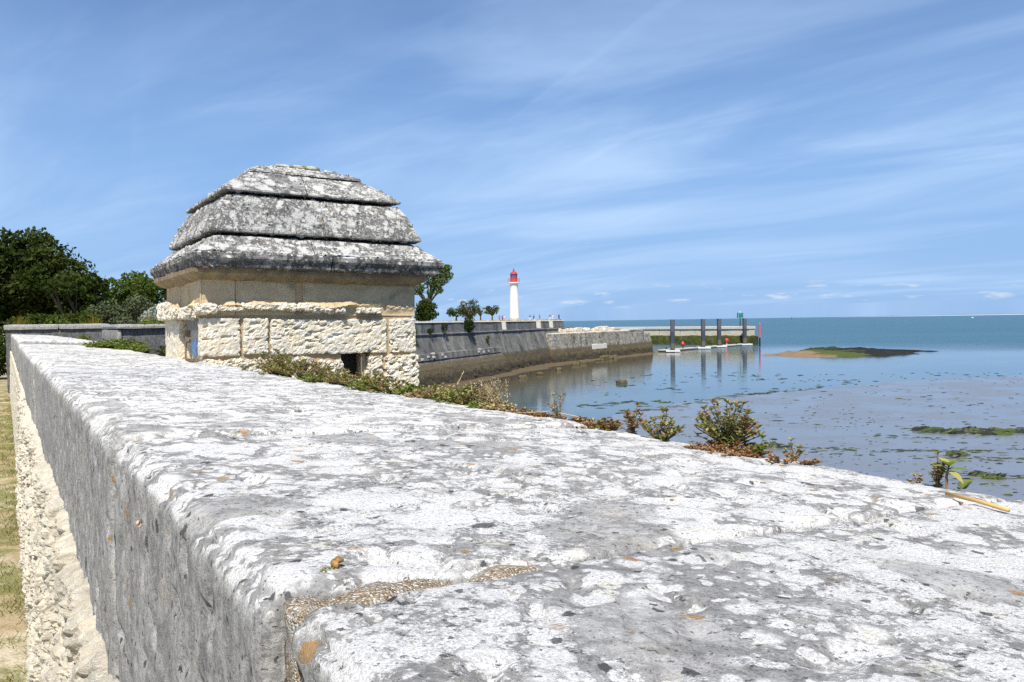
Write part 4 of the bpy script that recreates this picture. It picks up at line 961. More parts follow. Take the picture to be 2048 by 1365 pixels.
# ------------------------------------------------------------------ people on the terrace
def person(label, px, d, top, legs, hair=(0.03, 0.02, 0.015), sit=False, arms=0.2, rz=0.0, skin=(0.45, 0.28, 0.20)):
    g = at(px, d, 0.36); T = thing('person', label, 'person', g, rz, 'people near the lighthouse')
    ms, mt, ml, mh = (mat_plain(n_, c_, 0.8, 0.1, 3) for n_, c_ in (('skin', skin), ('top_cloth', top), ('trouser_cloth', legs), ('hair', hair)))
    def skinned(name, verts, edges, rad, mat, root=0):
        me_ = bpy.data.meshes.new(name); me_.from_pydata(verts, edges, []); me_.materials.append(mat)
        o = link(name, me_, T); mod = o.modifiers.new('skin', 'SKIN'); me_.skin_vertices.update()
        lay = me_.skin_vertices[0].data if me_.skin_vertices else None
        if lay is not None:
            for i, r_ in enumerate(rad): lay[i].radius = (r_, r_); lay[i].use_root = (i == root)
        s_ = o.modifiers.new('sub', 'SUBSURF'); s_.levels = s_.render_levels = 1
        return o
    k = 0.86 if not sit else 0.45
    hip = k; sh = hip + 0.55
    kn = [(-.11, -.05 if not sit else -.42, hip * .52 if not sit else hip), (.11, .04 if not sit else -.42, hip * .52 if not sit else hip)]
    ft = [(-.13, .0 if not sit else -.46, .06), (.13, .02 if not sit else -.46, .06)]
    toe = [(f_[0], f_[1] - .16, .03) for f_ in ft]
    el = [(-.26 - arms * .2, -.05, sh - .27), (.26 + arms * .2, -.05, sh - .27)]; ha = [(-.25 - arms * .3, -.16 - arms * .3, sh - .48 + arms * .4), (.25 + arms * .3, -.16, sh - .50)]
    V_ = [(0, 0, hip), (0, .01, hip + .28), (0, 0, sh), (0, -.01, sh + .10), (0, -.02, sh + .20), (0, -.02, sh + .31), (-.2, 0, sh - .02), el[0], ha[0], (.2, 0, sh - .02), el[1], ha[1], (-.1, 0, hip - .05), kn[0], ft[0], toe[0], (.1, 0, hip - .05), kn[1], ft[1], toe[1]]
    E__ = [(0, 1), (1, 2), (2, 3), (3, 4), (4, 5), (2, 6), (6, 7), (7, 8), (2, 9), (9, 10), (10, 11), (0, 12), (12, 13), (13, 14), (14, 15), (0, 16), (16, 17), (17, 18), (18, 19)]
    RR = [.15, .13, .13, .055, .10, .09, .07, .05, .035, .07, .05, .035, .10, .065, .045, .04, .10, .065, .045, .04]
    skinned('body', V_, E__, RR, ms)
    skinned('shirt', [V_[0], V_[1], V_[2], V_[6], V_[7], V_[9], V_[10]], [(0, 1), (1, 2), (2, 3), (3, 4), (2, 5), (5, 6)], [.17, .16, .16, .09, .065, .09, .065], mt)
    skinned('trousers', [V_[0], V_[12], V_[13], V_[14], V_[16], V_[17], V_[18]], [(0, 1), (1, 2), (2, 3), (0, 4), (4, 5), (5, 6)], [.17, .12, .085, .07, .12, .085, .07], ml)
    Acc().lathe([(0.02, sh + .36), (.09, sh + .34), (.115, sh + .27), (.11, sh + .20)], 10, (0, .015, 0)).make('hair', mh, T, smooth=True)
DK, WH, BL = (0.02, 0.02, 0.025), (0.75, 0.74, 0.72), (0.03, 0.08, 0.25)
person('person in a red top just left of the lighthouse', 999.5, 246, (0.45, 0.05, 0.06), (0.25, 0.08, 0.07))
person('person in dark clothes left of the lighthouse, beside the one in white', 1005.5, 246, (0.05, 0.02, 0.03), DK)
person('person in white next to the dark one left of the lighthouse', 1008.8, 247, WH, (0.5, 0.45, 0.42), rz=0.5)
person('first person right of the lighthouse, dark top and white trousers', 1060.5, 246, (0.04, 0.05, 0.10), WH, rz=2.5)
person('person in a dark navy top, second right of the lighthouse', 1068, 246, DK, (0.10, 0.10, 0.13), rz=1.0, arms=0.5)
person('person in blue, third right of the lighthouse', 1080, 247, BL, (0.12, 0.20, 0.35))
person('person in dark top leaning to the one in white near the terrace end', 1101, 246, DK, WH, arms=0.9)
person('person in white with an arm out near the terrace end', 1105.5, 246, WH, WH, arms=1.2, rz=-0.6)
person('tall person in black standing alone at the right end of the terrace', 1118.5, 246, DK, DK, skin=(0.2, 0.12, 0.09))

# ------------------------------------------------------------------ near parapet
XI, XO, ZT, SL = 0.134, 1.062, -0.17, 0.055       # inner face, outer edge, top at the inner edge, cross fall
ZB = -0.536


def top_z(x): return ZT - SL * (x - XI) - 0.007 * max(0, (x - 0.62) / 0.44) ** 2
PAR = thing('parapet_wall', 'long low limestone parapet, its broad lichen covered top filling the foreground', 'wall', LOC(0.6, 0, -1.62), TH)
POFF = Vector((0.6, 0, -1.62))
joints = [-1.6, -0.55, 0.498, 1.33, 2.25, 3.12, 4.2, 5.25, 6.3, 7.4, 8.5, 9.6, 10.6, 11.35, 12.4, 13.5, 14.7, 15.9, 17.2, 18.5, 20, 21.5, 23.2]
SV, SF, SN = [], [], [0]
for k, (y0, y1) in enumerate(zip(joints[:-1], joints[1:])):
    gap = 0.020 if k == 2 else 0.010
    gp1 = 0.020 if k == 1 else 0.010
    y0g, y1g = y0 + gap, y1 - gp1
    near = y0 < 2.4
    seg = 0.0105 if near else (0.02 if y0 < 6 else 0.045)
    lift = 0.05 if y0 >= 11.3 else 0.0
    cy_ = (y0g + y1g) / 2; cx_ = (XI + XO) / 2; cz_ = (ZT + ZB) / 2 - 0.02
    h = ((XO - XI) / 2, (y1g - y0g) / 2, (ZT - ZB) / 2 + 0.02)
    rr = 0.009
    sd = k * 13.7; dy_ = random.uniform(-0.007, 0.007); dz_ = random.uniform(-0.002, 0.002)
    if k == 3: dz_ = 0.004
    if k == 2: dy_, dz_ = 0.0, 0.0
    if k == 1: dy_, dz_ = 0.004, -0.001
    def disp(P, N, sd=sd):
        Q = P + np.array([cx_, cy_, 0])
        d = fbm(Q, 2.0, 3, 0.5, 1) * 0.008 + fbm(Q, 9, 4, 0.55, 2) * 0.0035 + fbm(Q, 46, 3, 0.6, 4) * 0.0022
        pit = np.clip(fbm(Q, 30, 2, 0.5, 7) - 0.40, 0, 1); d -= pit * 0.03
        sidep = np.clip(fbm(Q * np.array([1, 1, 0.5]), 34, 2, 0.5, 9) - 0.36, 0, 1) * (N[:, 0] < -0.6); d -= sidep * 0.03
        chip = np.clip(fbm(Q, 6.5, 3, 0.5, 12) - 0.25, 0, 1) * ((np.abs(N) > 0.25).sum(1) > 1); d -= chip * 0.016
        return d
    V, Fq = rough_block(h, seg, rr, disp)
    # worn inner and outer arrises
    Rn = 0.036 * (1 + 0.35 * fbm(V * np.array([0, 1, 0]) + np.array([0, cy_, 0]), 3.0, 2, 0.4, 21)) * (0.75 if k == 1 else 1.0)
    for sgn, RR in ((-1, Rn), (1, Rn * 0.7)):
        a_ = h[0] - sgn * V[:, 0]; b_ = h[2] - V[:, 2]; u_ = 1 - a_ / RR; v_ = 1 - b_ / RR
        sel = (u_ > 0) & (v_ > 0); fac = np.maximum(u_, v_) / np.maximum(np.hypot(u_, v_), 1e-6)
        V[sel, 0] = (sgn * (h[0] - RR * (1 - u_ * fac)))[sel]; V[sel, 2] = (h[2] - RR * (1 - v_ * fac))[sel]
    X = V[:, 0] + cx_
    fall = SL * (X - XI) + 0.007 * np.clip((X - 0.62) / 0.44, 0, 2) ** 2
    if k in (1, 2):      # the stones draw together a hand's breadth in from the edge
        sg = 1 if k == 1 else -1
        clo = np.clip((X - 0.17 - 0.05 * fbm(V, 9, 2, 0.5, 3)) / 0.20, 0, 1)
        V[:, 1] += sg * 0.018 * clo * np.clip((sg * V[:, 1] / h[1] - 0.86) / 0.14, 0, 1)
    topw = np.clip((V[:, 2] + h[2]) / (2 * h[2]), 0, 1)
    V[:, 2] -= fall * topw
    SV.append(V + np.array([cx_ + dy_, cy_, cz_ + dz_ + lift])); SF.append(Fq + SN[0]); SN[0] += len(V)
    link('coping_stone', mesh('coping_stone', V, Fq, MAT_COPING, True), PAR, Vector((cx_ + dy_, cy_, cz_ + dz_ + lift)) - POFF)
    # mortar in the joint behind this stone
    w = 0.027 if k == 1 else 0.013
    V, Fq = rough_block(((XO - XI) / 2 - (0.005 if k == 1 else 0.0), w, 0.17), 0.012 if near else 0.05, 0.012, lambda P, N: fbm(P + y1, 30, 4, 0.65, 3) * 0.012 - 0.006)
    X = V[:, 0] + cx_; V[:, 2] -= (SL * (X - XI) + 0.007 * np.clip((X - 0.62) / 0.44, 0, 2) ** 2)
    cen = V[Fq].mean(1)[:, 0] + cx_ + 0.05 * fbm(V[Fq].mean(1) + y1, 14, 2, 0.5, 6)
    me_ = mesh('mortar_joint', V, Fq, [MAT_JOINT if k == 1 else MAT_MORTAR, MAT_COPING], True, (cen > (0.33 if k == 1 else XI + 0.03)).astype(int))
    link('mortar_joint', me_, PAR, Vector((cx_ + 0.002, y1, ZT - 0.174 + lift * (y1 > 11.4) - (-0.001 if k == 1 else 0.007))) - POFF)
from mathutils.bvhtree import BVHTree
SURF = BVHTree.FromPolygons([Vector(v) for v in np.concatenate(SV)], [tuple(int(i) for i in f_) for f_ in np.concatenate(SF)])
def surf_z(x, y):
    hit = SURF.ray_cast(Vector((min(x, XO - 0.008), y, 0.5)), Vector((0, 0, -1)))
    return hit[0].z if hit[0] is not None and hit[0].z > -0.4 else top_z(min(x, XO))
# core under the coping and the rubble face
def face_x(z): return 0.124 - 0.030 * (ZB - z) / 1.08
A = Acc()
V = [(face_x(ZB) + 0.052, -2, ZB - 0.002), (1.03, -2, ZB - 0.002), (1.03, 24, ZB - 0.002), (face_x(ZB) + 0.052, 24, ZB - 0.002), (face_x(-1.7) + 0.052, -2, -1.7), (1.06, -2, -1.7), (1.06, 24, -1.7), (face_x(-1.7) + 0.052, 24, -1.7)]
A.add([Vector(v) - POFF for v in V], [(0, 1, 2, 3), (4, 7, 6, 5), (0, 4, 5, 1), (1, 5, 6, 2), (2, 6, 7, 3), (3, 7, 4, 0)])
A.make('wall_core', MAT_MORTAR, PAR)
variants = []
for q in range(14):
    ar = random.uniform(0.8, 1.6)
    V, Fq = rough_block((0.07, 0.5, 0.5), 0.045, (0.05, 0.14, 0.14), None)
    V = np.array(V)
    # unit stone: irregular outline, lumpy face
    ang = fbm(V * np.array([0.3, 1, 1]) + q * 7.7, 1.3, 3, 0.55, q)
    s_ = 1 + 0.22 * ang
    V[:, 1] *= s_; V[:, 2] *= 1 + 0.20 * fbm(V + q * 3.1, 1.4, 3, 0.5, q + 40)
    V[:, 0] += fbm(V + q, 2.6, 4, 0.65, q + 80) * 0.042
    V[:, 0] += fbm(V * np.array([2, 1, 1]) + q * 1.3, 8.0, 3, 0.65, q + 120) * 0.022
    bul = 1 - 0.42 * np.clip(np.maximum(np.abs(V[:, 1]), np.abs(V[:, 2])) / 0.5, 0, 1.2) ** 3
    V[:, 0] *= bul
    variants.append(mesh('rubble_stone', V, Fq, MAT_RUBBLE, False))
z = ZB - 0.004; row = 0
while z > -1.62:
    hgt = random.uniform(0.12, 0.19); y = 0.5 + random.uniform(-0.2, 0)
    while y < 8.8:
        L = random.uniform(0.13, 0.33) * (1 + 0.03 * y); zc = z - hgt / 2 + random.uniform(-0.012, 0.012)
        o = link('rubble_stone', random.choice(variants), PAR, Vector((face_x(zc) + 0.042 + random.uniform(-0.010, 0.010), y + L / 2, zc)) - POFF, (random.uniform(-0.14, 0.14), random.uniform(-0.04, 0.04), random.uniform(-0.03, 0.03)), (1.0, L * random.uniform(0.94, 1.08), hgt * random.uniform(0.94, 1.08)))
        if random.random() < 0.5: o.scale[1] *= -1; 
        y += L
    z -= hgt; row += 1
# rubble beyond reach of the eye, one crust
A = Acc(); g = random.Random(4)
for r_ in range(6):
    y = 8.9
    while y < 23.5:
        L = g.uniform(0.25, 0.5); zc = -0.63 - r_ * 0.18; V, Fq = rough_block((0.06, L / 2 * 0.96, 0.085), 0.12, 0.03, lambda P, N: fbm(P + y, 8, 3, 0.6, 2) * 0.012)
        A.add(V + np.array(Vector((face_x(zc) + 0.04, y + L / 2, zc)) - POFF), Fq); y += L
o = A.make('distant_rubble', MAT_RUBBLE, PAR); o['kind'] = 'stuff'

# sand and loose stones between the coping and the sentry box
A = Acc()
def shoulder(u, v):
    y = 4.6 + u * 6.6; x = 1.04 + v * 0.42
    P = np.stack([x, y, -0.262 - 0.10 * v - 0.02 * v * v], 1); P[:, 2] += fbm(P, 6, 4, 0.6, 5) * 0.022; return P - np.array(POFF)
V, Fq = grid(120, 9, shoulder); link('outer_shoulder', mesh('outer_shoulder', V, [tuple(reversed(q)) for q in Fq], MAT_RUBBLE, True), PAR)

# far returns of the parapet
FW = thing('return_wall', 'dark stained return wall closing the far end of the parapet', 'wall', LOC(1.2, 24.4, -1.62), TH)
V, Fq = rough_block((1.17, 0.5, 0.80), 0.12, 0.03, lambda P, N: fbm(P, 2, 4, 0.6, 3) * 0.02); link('wall_body', mesh('wall_body', V, Fq, MAT_FARWALL), FW, (0, 0, 0.80))
for k in range(2):
    V, Fq = rough_block((0.60, 0.56, 0.065), 0.08, 0.025, lambda P, N: fbm(P + k * 3, 4, 4, 0.6, 5) * 0.012); link('coping_slab', mesh('coping_slab', V, Fq, MAT_COPING), FW, (-0.61 + k * 1.215, 0, 1.665))
FW2 = thing('traverse_wall', 'ivy grown traverse wall with a pale end, left of the sentry box', 'wall', LOC(3.3, 15.2, -1.62), TH)
V, Fq = rough_block((1.72, 1.15, 0.80), 0.12, 0.03, lambda P, N: fbm(P, 2, 4, 0.6, 3) * 0.025); link('wall_body', mesh('wall_body', V, Fq, MAT_FARWALL), FW2, (-0.02, 0.02, 0.80))
V, Fq = rough_block((0.04, 1.17, 0.79), 0.10, 0.03, lambda P, N: fbm(P, 3, 4, 0.6, 3) * 0.012); link('end_slab', mesh('end_slab', V, Fq, MAT_FARWALL_PALE), FW2, (-1.76, 0.0, 0.80))
for k in range(3):
    V, Fq = rough_block((0.60, 1.2, 0.035), 0.10, 0.02, lambda P, N: fbm(P + k * 5, 4, 4, 0.6, 5) * 0.01); link('coping_slab', mesh('coping_slab', V, Fq, MAT_COPING), FW2, (-1.2 + k * 1.21, 0, 1.635))

# ------------------------------------------------------------------ sentry box
BX, BY = 1.22, 6.27                                 # near body corner in the wall frame
BOX = thing('sentry_box', 'square stone sentry box with a stepped domed roof on the parapet edge', 'sentry box', LOC(2.12, 7.1, -1.62), TH)
BOX.rotation_euler = (0, R(0.7), TH)
OFF = Vector((2.12, 7.1, -1.62))


def pitted(seed, amp=0.0065, coarse=0.012, pit=0.026):
    def f(P, N):
        Q = P + np.array([seed * 3.3, 0, seed * 1.7])
        r1 = 1 - np.abs(fbm(Q, 19, 3, 0.7, seed)); d = fbm(Q, 5, 3, 0.5, seed + 3) * coarse * 0.5 + (r1 - 0.75) * amp * 1.5
        d += fbm(Q, 42, 3, 0.7, seed + 9) * amp
        d -= np.clip(fbm(Q * np.array([0.8, 1, 1.3]), 30, 2, 0.5, seed + 5) - 0.20, 0, 1) * pit * 2.0
        return d
    return f


def stone(name, x0, x1, y0, y1, z0, z1, mat, seed, disp=None, seg=0.016, rad=0.010, parent=None, smooth=False):
    c = Vector(((x0 + x1) / 2, (y0 + y1) / 2, (z0 + z1) / 2)); h = ((x1 - x0) / 2, (y1 - y0) / 2, (z1 - z0) / 2)
    V, Fq = rough_block(h, seg, rad, disp if disp is not None else pitted(seed))
    return link(name, mesh(name, V, Fq, mat, smooth), parent or BOX, c - OFF)


XR, YB = 2.99, 7.85                                  # right and back faces
DP = 0.24                                           # wall thickness
# front: course of four rough blocks
for k, (a, b) in enumerate(((0.0, 0.288), (0.312, 0.502), (0.522, 1.500), (1.528, XR - BX))):
    stone('wall_stone', BX + a, BX + b, BY, BY + (DP if a > 0.03 else 0.115), -0.238 + (0.012 if k == 1 else 0), 0.052 - (0.008 if k == 2 else 0), MAT_CREAM, 3 + k, seg=0.0115)
# front: lower course, broken round the loophole
for k, (a, b, z0, z1, dy) in enumerate(((0.02, 0.55, -0.62, -0.262, 0.0), (0.57, 0.86, -0.62, -0.262, 0.0), (0.875, 1.115, -0.62, -0.290, 0.01), (1.345, 1.462, -0.62, -0.268, 0.0), (1.485, XR - BX + 0.02, -0.62, -0.262, -0.015), (1.115, 1.345, -0.62, -0.46, 0.02))):
    stone('wall_stone', BX + a, BX + b, BY + dy, BY + (DP if a > 0.03 else 0.115), z0, z1, MAT_CREAM, 13 + k, disp=pitted(13 + k, 0.016, 0.03, 0.045), seg=0.0125)
for k in range(3):
    w = (XR - BX) / 3
    stone('wall_stone', BX + k * w + 0.01, BX + (k + 1) * w - 0.01, BY, BY + DP, -1.62, -0.64, MAT_CREAM, 23 + k, seg=0.05)
stone('loophole_shade_panel', BX + 1.0, BX + 1.45, BY + DP + 0.02, BY + DP + 0.05, -0.6, -0.2, MAT_BLACKROOM, 2, disp=lambda P, N: N[:, 0] * 0, seg=0.1, rad=0.005)  # dark panel close behind the loophole paints the shade of the interior
stone('loophole_bar', BX + 1.272, BX + 1.280, BY + 0.02, BY + 0.028, -0.47, -0.24, MAT_GREYMETAL, 2, disp=lambda P, N: N[:, 0] * 0, seg=0.05, rad=0.003)
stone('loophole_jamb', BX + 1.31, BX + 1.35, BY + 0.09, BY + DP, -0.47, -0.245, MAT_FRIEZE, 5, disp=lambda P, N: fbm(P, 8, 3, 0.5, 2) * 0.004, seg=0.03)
for zc, (z0, z1) in enumerate(((-1.62, -0.64), (-0.62, -0.262), (-0.24, 0.05), (0.072, 0.345))):
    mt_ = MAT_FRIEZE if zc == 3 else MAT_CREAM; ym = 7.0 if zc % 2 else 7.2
    for a, b in ((BY + DP + 0.01, ym - 0.008), (ym + 0.008, YB)):
        stone('wall_stone', XR - DP, XR, a, b, z0, z1, mt_, 90 + zc, seg=0.045)
    for a, b in ((BX + DP, 2.0 + 0.2 * (zc % 2)), (2.016 + 0.2 * (zc % 2), XR - DP - 0.01)):
        stone('wall_stone', a, b, YB - DP, YB, z0, z1, mt_, 95 + zc, seg=0.06)
# mortar body inside
A = Acc()
for (x0, x1, y0, y1, z0, z1) in ((BX + 0.26, BX + 1.10, BY + 0.028, BY + DP, -1.6, 0.40), (BX + 0.03, BX + 0.26, BY + 0.028, BY + 0.11, -1.6, 0.40), (BX + 1.36, XR - 0.03, BY + 0.028, BY + DP, -1.6, 0.40), (BX + 1.05, BX + 1.40, BY + 0.03, BY + DP, -0.235, 0.40), (XR - DP + 0.02, XR - 0.03, BY + DP, YB - 0.03, -1.6, 0.40), (BX + 0.03, XR - 0.03, YB - DP + 0.02, YB - 0.031, -1.59, 0.399), (BX + 0.03, BX + DP, 7.20, YB - DP, -1.6, 0.40), (BX + 0.03, BX + DP, BY + DP, 7.20, 0.06, 0.40)):
    A.box(Vector(((x0 + x1) / 2, (y0 + y1) / 2, (z0 + z1) / 2)) - OFF, ((x1 - x0) / 2, (y1 - y0) / 2, (z1 - z0) / 2))
A.make('mortar_bed', MAT_OCHRE, BOX)


def frieze(seed, cx, ax=1):
    """frieze stones: smooth above, flaking to a rough jutting lip low down, undercut at the foot"""
    def f(P, N):
        Q = P + np.array([cx, 0, 0]); zc = -0.075 + 0.045 * fbm(Q * np.array([1, 1, 0]), 3.2, 4, 0.6, 4) + 0.02
        dz = P[:, 2] - zc
        ridge = np.exp(-np.clip(dz, 0, 9) / 0.035) * (dz > -0.03) * np.clip((dz + 0.03) / 0.03, 0, 1)
        under = np.clip((-dz - 0.02) / 0.02, 0, 1)
        rough_ = np.clip(1 - np.abs(dz - 0.005) / 0.05, 0, 1)
        d = fbm(Q, 4, 3, 0.5, 2) * 0.006 + fbm(Q, 24, 2, 0.5, 8) * 0.0015
        on = np.clip(fbm(Q * np.array([1, 1, 0]), 2.6, 3, 0.6, 15) * 2.2 + 0.45, 0, 1)
        d = d + ridge * 0.070 * on + under * 0.012 * on
        d += rough_ * ((1 - np.abs(fbm(Q, 15, 3, 0.65, seed))) * 0.035 - 0.018 + fbm(Q, 34, 3, 0.6, seed + 1) * 0.015)
        d -= 0.012
        return d * np.clip((-N[:, ax] - 0.6) / 0.3, 0, 1)
    return f
fr = [(0.0, 0.255), (0.262, 0.722), (0.785, XR - BX)]
for k, (a, b) in enumerate(fr):
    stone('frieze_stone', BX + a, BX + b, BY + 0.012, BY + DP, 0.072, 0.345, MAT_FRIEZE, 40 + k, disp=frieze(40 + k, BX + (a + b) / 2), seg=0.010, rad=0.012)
stone('ochre_joint', BX + 0.73, BX + 0.778, BY + 0.03, BY + DP, 0.08, 0.345, MAT_OCHRE, 1, disp=lambda P, N: fbm(P, 14, 3, 0.5, 1) * 0.012, seg=0.02, rad=0.008)
stone('pale_lip', BX + 0.3, BX + 0.9, BY - 0.045, BY + 0.05, 0.118, 0.165, MAT_CREAM, 61, disp=pitted(61, 0.016, 0.03, 0.03), seg=0.011)
stone('pale_lip', BX + 0.85, BX + 1.12, BY - 0.04, BY + 0.05, 0.098, 0.138, MAT_CREAM, 62, disp=pitted(62, 0.016, 0.02, 0.03), seg=0.011)
stone('pale_lip', BX + 1.22, BX + 1.44, BY - 0.04, BY + 0.05, 0.095, 0.135, MAT_CREAM, 63, disp=pitted(63, 0.016, 0.02, 0.03), seg=0.011)
stone('pale_lip', BX - 0.03, BX + 0.11, BY - 0.045, BY + 0.10, 0.085, 0.155, MAT_CREAM, 64, disp=pitted(64, 0.016, 0.02, 0.03), seg=0.011)
stone('pale_lip', BX + 0.08, BX + 0.34, BY - 0.035, BY + 0.05, 0.105, 0.135, MAT_CREAM, 66, disp=pitted(66, 0.014, 0.02, 0.03), seg=0.011)
# left side: frieze, broken lip, door opening, piers
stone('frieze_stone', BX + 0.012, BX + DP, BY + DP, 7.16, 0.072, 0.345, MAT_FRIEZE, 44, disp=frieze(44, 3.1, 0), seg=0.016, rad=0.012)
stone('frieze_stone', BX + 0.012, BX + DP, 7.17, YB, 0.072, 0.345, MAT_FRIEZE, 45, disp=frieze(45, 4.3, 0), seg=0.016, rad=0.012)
for k, (a, b) in enumerate(((BY + 0.25, 6.95), (7.0, 7.5), (7.48, YB + 0.03))):
    stone('pale_lip', BX - 0.055, BX + 0.06, a, b, 0.055, 0.140 + (0.05 if k == 2 else 0), MAT_CREAM, 67 + k, disp=pitted(67 + k, 0.018, 0.04, 0.03), seg=0.012)
stone('door_pier', BX + 0.0, BX + DP, 7.18, YB, -0.62, 0.05, MAT_CREAM, 51, disp=pitted(51, 0.008, 0.02, 0.012), seg=0.02)
stone('door_pier', BX + 0.0, BX + DP, 7.18, YB, -1.62, -0.63, MAT_CREAM, 52, seg=0.05)
stone('fallen_block', BX + 0.045, BX + 0.14, 7.09, 7.20, -0.62, -0.14, MAT_CREAM, 53, disp=pitted(53, 0.006, 0.03, 0.01), seg=0.02)
MAT_DOOR = mat_plain('grey_door_paint', (0.42, 0.40, 0.36), 0.8, 0.2, 6); MAT_BLUE = mat_plain('blue_spray_paint', (0.26, 0.48, 0.80), 0.7, 0.15, 14)
DR = Acc().box(Vector((BX + 0.095, 6.75, -0.75)) - OFF, (0.015, 0.385, 0.71)).make('door', MAT_DOOR, BOX)
Acc().box(Vector((BX + 0.078, 6.75, 0.005)) - OFF, (0.02, 0.385, 0.045)).make('door_head', mat_plain('weathered_board', (0.22, 0.21, 0.195), 0.9, 0.25, 9), BOX)
Acc().box(Vector((BX + 0.07, 7.12, -0.75)) - OFF, (0.03, 0.022, 0.71)).make('door_frame', mat_plain('brown_frame', (0.22, 0.17, 0.12), 0.8, 0.2, 8), BOX)
V = []
for i in range(22):
    a = 2 * math.pi * i / 22; r_ = 1 + 0.28 * math.sin(3 * a + 1) + 0.16 * math.sin(7 * a)
    V.append(Vector((BX + 0.077, 6.93 + 0.105 * r_ * math.cos(a), -0.185 + 0.068 * r_ * math.sin(a))) - OFF)
V += [v + Vector((0.002, 0, 0)) for v in V]
o = link('paint_mark', mesh('paint_mark', V, [tuple(range(21, -1, -1)), tuple(range(22, 44))] + [(i, (i + 1) % 22, 22 + (i + 1) % 22, 22 + i) for i in range(22)], MAT_BLUE), DR); o['label'] = 'blue sprayed paint patch on the grey door'
# moulding under the eaves
A = Acc()
def ring_prof(prof, hx, hy, cx, cy, segl, disp):
    """profile (r offset, z) swept round a rectangle of half sizes hx, hy"""
    path = []
    corners = [(-1, -1), (1, -1), (1, 1), (-1, 1)]
    V = []; 
    for (ax, ay), (bx_, by_) in zip(corners, corners[1:] + corners[:1]):
        n_ = int(2 * max(hx, hy) / segl)
        for i in range(n_):
            f = i / n_; path.append((ax + (bx_ - ax) * f, ay + (by_ - ay) * f))
    w = len(prof); n_ = len(path)
    V = np.array([(cx + px_ * (hx + r_), cy + py_ * (hy + r_), z_) for px_, py_ in path for r_, z_ in prof])
    Fq = np.array([(i * w + j, ((i + 1) % n_) * w + j, ((i + 1) % n_) * w + j + 1, i * w + j + 1) for i in range(n_) for j in range(w - 1)])
    V = V + vnormals(V, Fq) * disp(V)[:, None]
    return V, Fq
CXB, CYB = (BX + XR) / 2, (BY + YB) / 2; HXB, HYB = (XR - BX) / 2, (YB - BY) / 2
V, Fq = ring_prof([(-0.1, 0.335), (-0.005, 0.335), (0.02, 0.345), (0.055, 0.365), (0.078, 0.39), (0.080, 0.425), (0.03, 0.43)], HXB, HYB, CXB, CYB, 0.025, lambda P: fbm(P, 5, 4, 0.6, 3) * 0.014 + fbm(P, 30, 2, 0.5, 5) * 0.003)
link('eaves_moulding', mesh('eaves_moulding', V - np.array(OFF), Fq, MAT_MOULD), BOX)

ROOF = bpy.data.objects.new('roof', None); COL.objects.link(ROOF); ROOF.parent = BOX
RC = Vector((2.165, 7.14, 0)); ROOF.location = RC - OFF; RY = 1.03      # slightly deeper than wide


def roof_course(name, prof, seed, mat, seg=0.016, amp=1.0, halves=True):
    """four corner stones; each runs from a mid side round its corner to the next mid side"""
    pr = [prof[0]]
    for a, b in zip(prof[:-1], prof[1:]):
        k = max(1, int(math.hypot(b[0] - a[0], b[1] - a[1]) / seg)); pr += [(a[0] + (b[0] - a[0]) * (i + 1) / k, a[1] + (b[1] - a[1]) * (i + 1) / k) for i in range(k)]
    pr = np.array(pr); rm = pr[:, 0].max()
    jx, jy = (0.02, 0.1) if seed % 2 else (-0.12, -0.05)
    for q, (sx, sy) in enumerate(((-1, -1), (1, -1), (1, 1), (-1, 1))):
        n_ = max(4, int(rm / seg)); g_ = 0.003
        path = [((jx + sx * g_ + (sx - jx) * i / n_), sy) for i in range(n_)] + [(sx, sy + (jy + sy * g_ - sy) * i / n_) for i in range(n_ + 1)]
        pa = np.array(path); w = len(pr)
        X = pa[:, 0][:, None] * pr[:, 0][None]; Y = pa[:, 1][:, None] * pr[:, 0][None] * RY; Z = np.broadcast_to(pr[:, 1], X.shape)
        V = np.stack([X, Y, Z], 2).reshape(-1, 3)
        i, j = np.meshgrid(np.arange(len(path) - 1), np.arange(w - 1), indexing='ij'); a = (i * w + j).ravel(); Fq = np.stack([a, a + w, a + w + 1, a + 1], 1)
        if sx * sy < 0: Fq = Fq[:, ::-1]
        N = vnormals(V, Fq); Q = V + seed * 5.1 + q * 2.3
        d = fbm(Q, 3, 3, 0.5, 1) * 0.008 + fbm(Q, 12, 4, 0.6, 2) * 0.005 + fbm(Q, 40, 3, 0.6, 3) * 0.0028 - np.clip(fbm(Q, 30, 2, 0.5, 6) - 0.30, 0, 1) * 0.04
        V = V + N * (d * amp)[:, None]
        link('roof_stone', mesh('roof_stone', V, Fq, mat), ROOF)
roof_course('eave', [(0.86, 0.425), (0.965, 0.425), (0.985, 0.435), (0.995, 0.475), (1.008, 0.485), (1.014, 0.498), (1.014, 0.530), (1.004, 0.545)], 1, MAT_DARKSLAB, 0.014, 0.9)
roof_course('flare', [(1.008, 0.542), (0.980, 0.560), (0.935, 0.595), (0.885, 0.636), (0.852, 0.676), (0.76, 0.682)], 2, MAT_ROOF, 0.014)
roof_course('first', [(0.76, 0.708), (0.860, 0.706), (0.872, 0.713), (0.872, 0.730), (0.835, 0.81), (0.785, 0.92), (0.720, 1.018), (0.60, 1.022)], 3, MAT_ROOF, 0.014)
roof_course('second', [(0.60, 1.048), (0.735, 1.046), (0.745, 1.052), (0.742, 1.064), (0.68, 1.115), (0.58, 1.19), (0.480, 1.250), (0.38, 1.253)], 4, MAT_ROOF, 0.014)
roof_course('third', [(0.38, 1.264), (0.480, 1.264), (0.474, 1.277), (0.38, 1.32), (0.27, 1.355), (0.15, 1.368), (0.01, 1.372)], 5, MAT_ROOF, 0.014)
V, Fq = rough_block((0.20, 0.20, 0.022), 0.02, 0.02, lambda P, N: fbm(P, 9, 4, 0.6, 3) * 0.012)
